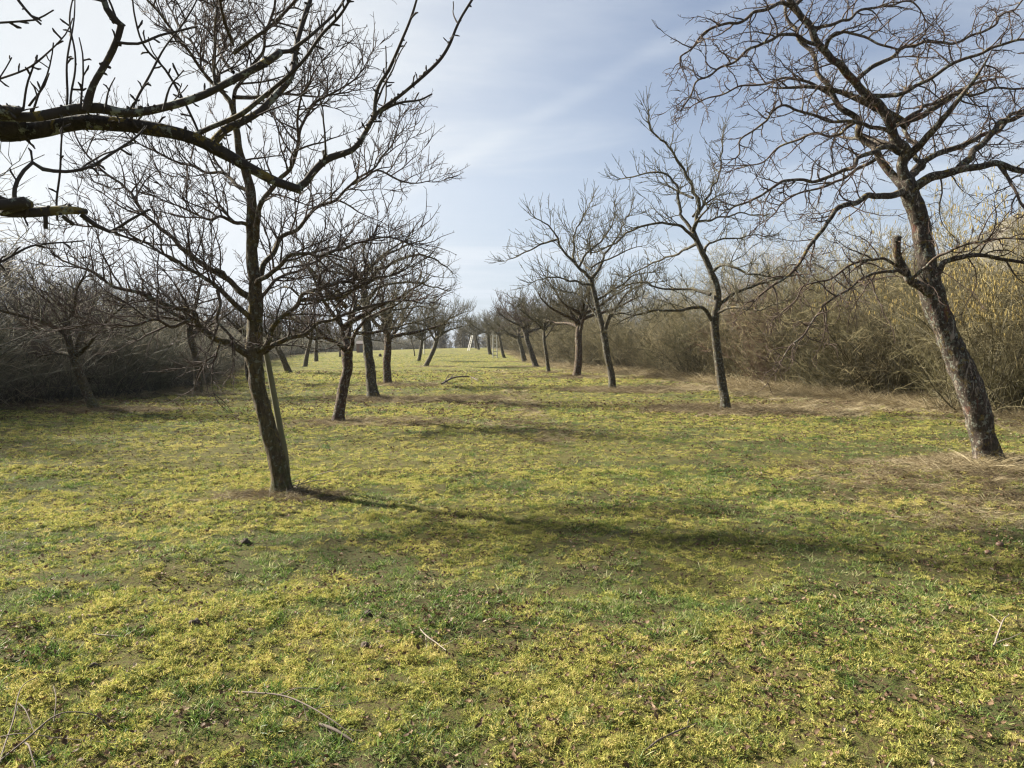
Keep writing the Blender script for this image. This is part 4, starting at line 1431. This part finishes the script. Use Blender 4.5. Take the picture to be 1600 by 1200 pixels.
def sprawling_shoot():
    r = random.Random(12)
    b = gpt(2, 1195)
    tb = Tubes()
    for pts, w in (([(0, 1198, 2.85, 0), (20, 1150, 2.9, .05), (30, 1120, 3.0, .07), (40, 1090, 3.2, .05), (62, 1065, 3.4, .01)], .0036),
                   ([(0, 1195, 2.85, 0), (40, 1178, 2.85, .04), (80, 1155, 2.95, .07), (110, 1148, 3.0, .08), (150, 1145, 3.05, .06), (180, 1150, 3.05, .01)], .004),
                   ([(-20, 1168, 3.0, .02), (30, 1167, 3.0, .04), (80, 1168, 3.0, .03), (190, 1170, 3.0, .01)], .0028),
                   ([(30, 1125, 3.0, .06), (45, 1140, 3.0, .05), (58, 1160, 3.0, .02)], .003), ([(85, 1155, 2.95, .06), (88, 1135, 3.0, .1), (85, 1120, 3.05, .12)], .003),
                   ([(40, 1178, 2.85, .03), (45, 1195, 2.8, .05), (55, 1210, 2.75, .02)], .0045)):
        Q = []
        for x, y, Y, h in pts:
            q = gpt(x, y)
            q.z += .015 + h
            Q.append(q)
        P, par = catmull(Q, .02)
        P = jitter(P, .015, r)
        tb.add(P, np.interp(par, [0, 1], [w, w * .5]), 6)
    o = tb.build('bramble_shoot', M_STICK, None, b)
    tag(o, "sprawling grey bare shoots in the bottom left corner", "shoots")


sprawling_shoot()


def lump(name, px, py, rad, mat, label, cat, group=None, flat=.7, rough=.45, seed=0):
    b = gpt(px, py)
    vs, fs = [], []
    nu, nv = 16, 10
    for j in range(nv + 1):
        th = math.pi * j / nv
        for i in range(nu):
            ph = 2 * math.pi * i / nu
            n = Vector((math.sin(th) * math.cos(ph), math.sin(th) * math.sin(ph), math.cos(th)))
            k = 1 + rough * (float(fbm(n.x * 1.8 + seed, n.y * 1.8, 3, n.z * 1.8 + seed)) - .5) * 2
            vs.append(Vector((n.x * rad * k, n.y * rad * k, n.z * rad * k * flat + rad * flat * .2)))
    for j in range(nv):
        for i in range(nu):
            fs.append((j * nu + i, j * nu + (i + 1) % nu, (j + 1) * nu + (i + 1) % nu, (j + 1) * nu + i))
    o = mesh_obj(name, vs, fs, mat, smooth=True)
    o.location = b
    tag(o, label, cat, group)
    return o


for k, (x, y, rr, lab) in enumerate(((576, 960, 0.024, "black earth clod in the moss, farther of two near the lower middle"), (571, 1010, 0.024, "black earth clod in the moss, nearer of two near the lower middle"),
                                     (306, 976, 0.031, "dark earth clod on yellow moss at the lower left"), (146, 1043, 0.024, "dark earth clod in the grass nearest the left corner"),
                                     (383, 848, 0.034, "dark clod standing up below the near left tree"), (756, 1060, 0.020, "small dark clod in the grass at the bottom middle"))):
    lump('earth_clod', x, y, rr, M_EARTH, lab, 'clod', 'earth clods in the turf', .8, .75, k * 3.1)
lump('rotten_apple', 1562, 855, .028, M_APPLE, "reddish rotten apple on the ground near the right edge, the brighter one", 'apple', 'rotten apples', .85, .1, 2)
lump('rotten_apple', 1543, 865, .028, M_APPLE, "brownish rotten apple left of the brighter one", 'apple', 'rotten apples', .85, .14, 5)
lump('tree_stump', 594, 557.5, .22, M_EARTH, "tiny dark stump on the far meadow left of the fourth trunk", 'stump', None, 1.5, .5, 8)


# ------------------------------------------------------------------ moss, grass, dead leaves, dry grass (each one uncountable mass)
def blade_mesh(name, blades, mat):
    """blades: list of (points, widths, side vector)"""
    V, Fc = [], []
    for pts, w, side in blades:
        o = len(V)
        for p, ww in zip(pts[:-1], w[:-1]):
            V.append(p - side * ww / 2)
            V.append(p + side * ww / 2)
        V.append(pts[-1])
        k = len(pts) - 1
        for i in range(k - 1):
            Fc.append((o + 2 * i, o + 2 * i + 1, o + 2 * i + 3, o + 2 * i + 2))
        Fc.append((o + 2 * (k - 1), o + 2 * k - 1, o + 2 * k))
    me = bpy.data.meshes.new(name)
    me.from_pydata([tuple(v) for v in V], [], Fc)
    me.polygons.foreach_set("use_smooth", np.ones(len(Fc), bool))
    me.materials.append(mat)
    me.update()
    return me


def tuft(name, n, rad, h, w, bend, mat, seed, curl=0.0, flat=0.0, seg=3):
    r = random.Random(seed)
    B = []
    for i in range(n):
        a, q = r.uniform(0, 6.283), rad * math.sqrt(r.random())
        p = Vector((q * math.cos(a), q * math.sin(a), -.004 + flat * r.uniform(0, .02)))
        az = r.uniform(0, 6.283)
        out = Vector((math.cos(az), math.sin(az), 0))
        d = (Z * (1 - flat) + out * r.uniform(.1, bend) + out * flat).normalized()
        L = h * r.uniform(.45, 1.2)
        pts = [p.copy()]
        for s in range(seg):
            d = (d + out * r.uniform(.05, bend) * .7 + rvec(r) * curl - Z * .1 * bend).normalized()
            p = p + d * L / seg
            if p.z < 0.002:
                p.z = .002 + r.uniform(0, .004)
            pts.append(p.copy())
        side = d.cross(rvec(r))
        side.normalize()
        ws = [w * r.uniform(.8, 1.2) * x for x in ((1, .9, .6, 0) if seg == 3 else (1, .7, 0))]
        B.append((pts, ws, side))
    return blade_mesh(name, B, mat)


def leaf_mesh(name, mat, seed):
    r = random.Random(seed)
    V, Fc = [], []
    n = 7
    L, W = .05, .030 * r.uniform(.7, 1.2)
    cu, tw = r.uniform(-18, 26), r.uniform(-.6, .6)
    for i in range(n):
        t = i / (n - 1)
        w = W * math.sin(math.pi * min(1, t * .93 + .05)) ** .8 * (1 + .12 * r.uniform(-1, 1))
        z = cu * (t - .5) ** 2 * L * .04 + .006
        for s in (-1, 0, 1):
            V.append(Vector(((t - .5) * L, s * w / 2, abs(z) + abs(s) * W * r.uniform(.1, .4) + s * tw * .01 * t)))
    for i in range(n - 1):
        for k in range(2):
            a = i * 3 + k
            Fc.append((a, a + 1, a + 4, a + 3))
    me = bpy.data.meshes.new(name)
    me.from_pydata([tuple(v) for v in V], [], Fc)
    me.polygons.foreach_set("use_smooth", np.ones(len(Fc), bool))
    me.materials.append(mat)
    me.update()
    return me


def template_collection(name, meshes):
    c = bpy.data.collections.new(name)
    for i, me in enumerate(meshes):
        o = bpy.data.objects.new(f"{name}_{chr(97 + i)}", me)
        c.objects.link(o)
    return c


def scatter(name, label, cat, pts, rot, scl, idx, tint, coll):
    me = bpy.data.meshes.new(name)
    me.vertices.add(len(pts))
    me.vertices.foreach_set("co", pts.astype(np.float32).ravel())
    for nm, tp, v, f in (("rot", 'FLOAT_VECTOR', rot, 'vector'), ("scl", 'FLOAT_VECTOR', scl, 'vector'), ("tint", 'FLOAT', tint, 'value'), ("idx", 'INT', idx, 'value')):
        a = me.attributes.new(nm, tp, 'POINT')
        a.data.foreach_set(f, (v.astype(np.int32) if tp == 'INT' else v.astype(np.float32)).ravel())
    o = bpy.data.objects.new(name, me)
    C.objects.link(o)
    g = bpy.data.node_groups.new(name, 'GeometryNodeTree')
    g.interface.new_socket("Geometry", in_out='INPUT', socket_type='NodeSocketGeometry')
    g.interface.new_socket("Geometry", in_out='OUTPUT', socket_type='NodeSocketGeometry')
    gi, gout = g.nodes.new('NodeGroupInput'), g.nodes.new('NodeGroupOutput')
    ci = g.nodes.new('GeometryNodeCollectionInfo')
    ci.inputs['Collection'].default_value = coll
    ci.inputs['Separate Children'].default_value = True
    ci.inputs['Reset Children'].default_value = True
    ip = g.nodes.new('GeometryNodeInstanceOnPoints')
    ip.inputs['Pick Instance'].default_value = True

    def na(nm, tp):
        n = g.nodes.new('GeometryNodeInputNamedAttribute')
        n.data_type = tp
        n.inputs['Name'].default_value = nm
        return next(s for s in n.outputs if s.enabled and s.name == 'Attribute')
    g.links.new(gi.outputs[0], ip.inputs['Points'])
    g.links.new(ci.outputs[0], ip.inputs['Instance'])
    g.links.new(na("idx", 'INT'), ip.inputs['Instance Index'])
    g.links.new(na("rot", 'FLOAT_VECTOR'), ip.inputs['Rotation'])
    g.links.new(na("scl", 'FLOAT_VECTOR'), ip.inputs['Scale'])
    g.links.new(ip.outputs[0], gout.inputs[0])
    md = o.modifiers.new("scatter", 'NODES')
    md.node_group = g
    tag(o, label, cat, kind='stuff')
    return o


def wedge(bands, margin=1.12):
    """points on the meadow that the camera and its neighbourhood can see: bands of (near, far, per square metre)"""
    out = []
    for a, b, dens in bands:
        k = .675 * margin
        area = k * (b * b - a * a) + 2 * 2.3 * (b - a)
        n = int(area * dens)
        y = np.sqrt(nr.uniform(a * a, b * b, n))
        x = nr.uniform(-1, 1, n) * (k * y + 2.3)
        out.append(np.stack([x, y], 1))
    p = np.concatenate(out)
    hr, sr = seg_dist(p[:, 0], p[:, 1], HEDGE_R)
    hl, sl = seg_dist(p[:, 0], p[:, 1], HEDGE_L)
    ok = ((sr < 0) | (hr < 1.5)) & ((sl > 0) | (hl < 1.5))
    return p[ok]


def place(p, keep, tilt=.25, smin=.7, smax=1.3, zs=(.8, 1.2)):
    p = p[nr.uniform(0, 1, len(p)) < keep]
    n = len(p)
    pts = np.stack([p[:, 0], p[:, 1], gz(p[:, 0], p[:, 1])], 1)
    rot = np.stack([nr.normal(0, tilt, n), nr.normal(0, tilt, n), nr.uniform(0, 6.283, n)], 1)
    s = nr.uniform(smin, smax, n) * (1 + sstep(pts[:, 1], 6, 40) * 1.9)
    scl = np.stack([s, s, s * nr.uniform(zs[0], zs[1], n) / (1 + .8 * sstep(pts[:, 1], 6, 40))], 1)
    return pts, rot, scl


def gap(p):
    """small bare hollows between the cushions"""
    y = p[:, 1]
    a = sstep(fbm(p[:, 0] * 10 + 3, p[:, 1] * 9 + 21, 2), .36, .58)
    b = sstep(fbm(p[:, 0] * 2.3 + 33, p[:, 1] * 2.7 + 2, 3), .30, .46)
    return (.10 + .90 * a) * (.50 + .50 * b)


# moss cushions
T_MOSS = template_collection("moss_tuft", [tuft(f"moss_tuft_{i}", 64, .036 + .006 * i, .019 + .003 * i, .0042, 1.2, M_MOSS, 200 + i, .35, 0, 2) for i in range(5)])
p = wedge([(1.7, 5, 1450), (5, 10, 760), (10, 20, 200), (20, 45, 38), (45, 110, 6)])
m = mossiness(p[:, 0], p[:, 1]); d = dryness(p[:, 0], p[:, 1])
pts, rot, scl = place(p, np.clip(.10 + .95 * m, 0, 1) * (1 - .9 * d) * gap(p), .35, .35, 1.2)
n = len(pts)
tint = np.clip(.18 + .62 * fbm(pts[:, 0] * 1.1, pts[:, 1] * 1.3 + 40, 3) + .25 * mossiness(pts[:, 0], pts[:, 1]) + nr.normal(0, .28, n) - .08, 0, 1)
scatter("moss", "yellow green moss carpeting the meadow", "moss", pts, rot, scl, nr.integers(0, 5, n), tint, T_MOSS)
print("moss", n)

# grass
T_GRASS = template_collection("grass_tuft", [tuft(f"grass_tuft_{i}", 20, .038, .028 + .012 * (i % 3), .0036, .75, M_GRASS, 300 + i, .08, 0, 3) for i in range(6)])
p = wedge([(1.7, 5, 480), (5, 10, 240), (10, 20, 65), (20, 45, 13), (45, 110, 2.5)])
m = mossiness(p[:, 0], p[:, 1]); d = dryness(p[:, 0], p[:, 1])
cl = fbm(p[:, 0] * 3.4 + 30, p[:, 1] * 2.6, 3)
pts, rot, scl = place(p, np.clip(.07 + .80 * sstep(cl + .25 * (1 - m), .5, .78), 0, 1) * (1 - .75 * d), .18, .55, 1.35)
n = len(pts)
tint = np.clip(.05 + .75 * fbm(pts[:, 0] * .8 + 11, pts[:, 1] * .8, 3) + nr.normal(0, .24, n), 0, 1)
scatter("grass", "short green grass tufts growing through the moss", "grass", pts, rot, scl, nr.integers(0, 6, n), tint, T_GRASS)
print("grass", n)

# dry grass and dead weeds
T_DRY = template_collection("dry_tuft", [tuft(f"dry_tuft_{i}", 34, .10, .17 + .05 * (i % 3), .0030, 1.0, M_DRY, 400 + i, .16, .55 if i < 3 else .15, 3) for i in range(6)])
p = wedge([(1.7, 6, 300), (6, 14, 190), (14, 30, 60), (30, 60, 16), (60, 120, 4)], 1.3)
d = dryness(p[:, 0], p[:, 1])
fx = [np.stack([nr.normal(b.x, .24, 70), nr.normal(b.y, .24, 70)], 1) for b in BASE.values() if b.y < 45]
p = np.concatenate([p] + fx + fx)
d = np.concatenate([d, np.ones(len(p) - len(d))])
st_ = fbm(p[:, 0] * 1.9 + 5, p[:, 1] * 1.9 + 70, 3)
pts, rot, scl = place(p, np.clip(d * 1.15 - .05, 0, 1) + .12 + .55 * sstep(st_, .46, .72), .15, .5, 1.15)
hd, sd_ = seg_dist(pts[:, 0], pts[:, 1], HEDGE_R)
d = dryness(pts[:, 0], pts[:, 1])
hp = np.hypot((pts[:, 0] - BASE['right_near'].x - .8) / 1.9, (pts[:, 1] - BASE['right_near'].y + .35) / .8)
k = (.55 + .45 * d) * np.where(d < .2, .25, 1) * np.where(hd < 1.3, 1.7, 1) * (1 + .9 * (1 - sstep(hp, .4, 1.1)))
scl = scl * k[:, None]
n = len(pts)
idx = np.where(hd < 1.6, nr.integers(2, 6, n), nr.integers(0, 4, n))
tint = np.clip(fbm(pts[:, 0] * 1.2, pts[:, 1] * 1.2 + 8, 3) * .9 + nr.normal(0, .26, n) - .02 - .20 * (d > .5) * (hd > 4.5) * (hp > 1.2) + .12 * (1 - sstep(hp, .4, 1.2)) + .04 * (hd < 3.5) - .10 * (d < .2), 0, 1)
scatter("dry_grass", "straw coloured dry grass and dead weeds round the trunks and along the hedges", "dry grass", pts, rot, scl, idx, tint, T_DRY)
print("dry", n)

# dead leaves
T_LEAF = template_collection("leaf", [leaf_mesh(f"leaf_{i}", M_LEAF, 500 + i) for i in range(6)])
p = wedge([(1.7, 5, 480), (5, 10, 270), (10, 22, 120), (22, 50, 22)])
cl = fbm(p[:, 0] * 1.7 + 60, p[:, 1] * 1.7, 3)
rt = sstep(p[:, 0], 0, 4)
pts, rot, scl = place(p, np.clip(.22 + 1.2 * sstep(cl + .12 * rt, .46, .72), 0, 1), .34, .24, .74)
scl *= (1 + .35 * sstep(pts[:, 1], 7, 20))[:, None]
n = len(pts)
pts[:, 2] += .010 + nr.uniform(0, .012, n)
scatter("leaf_litter", "brown and grey dead leaves scattered over the turf", "dead leaves", pts, rot, scl, nr.integers(0, 6, n), nr.beta(1.0, 2.3, n), T_LEAF)
print("leaves", n)

# ------------------------------------------------------------------ the air between here and the far trees
HAZE = 0.00017
if HAZE > 0:
    m, nt, out = new_mat("haze")
    v = nt.nodes.new("ShaderNodeVolumePrincipled")
    v.inputs['Color'].default_value = (.80, .88, 1, 1)
    v.inputs['Density'].default_value = HAZE
    v.inputs['Anisotropy'].default_value = .2
    nt.links.new(v.outputs[0], out.inputs['Volume'])
    x0, x1, y0, y1, z0, z1 = -760, 760, -80, 740, -26, 150
    mesh_obj('haze', [(x, y, z) for z in (z0, z1) for x, y in ((x0, y0), (x1, y0), (x1, y1), (x0, y1))],
             [(3, 2, 1, 0), (4, 5, 6, 7), (0, 1, 5, 4), (1, 2, 6, 5), (2, 3, 7, 6), (3, 0, 4, 7)], m)
    tag(bpy.data.objects['haze'], "thin blue haze over the far meadow", "haze", kind='stuff')
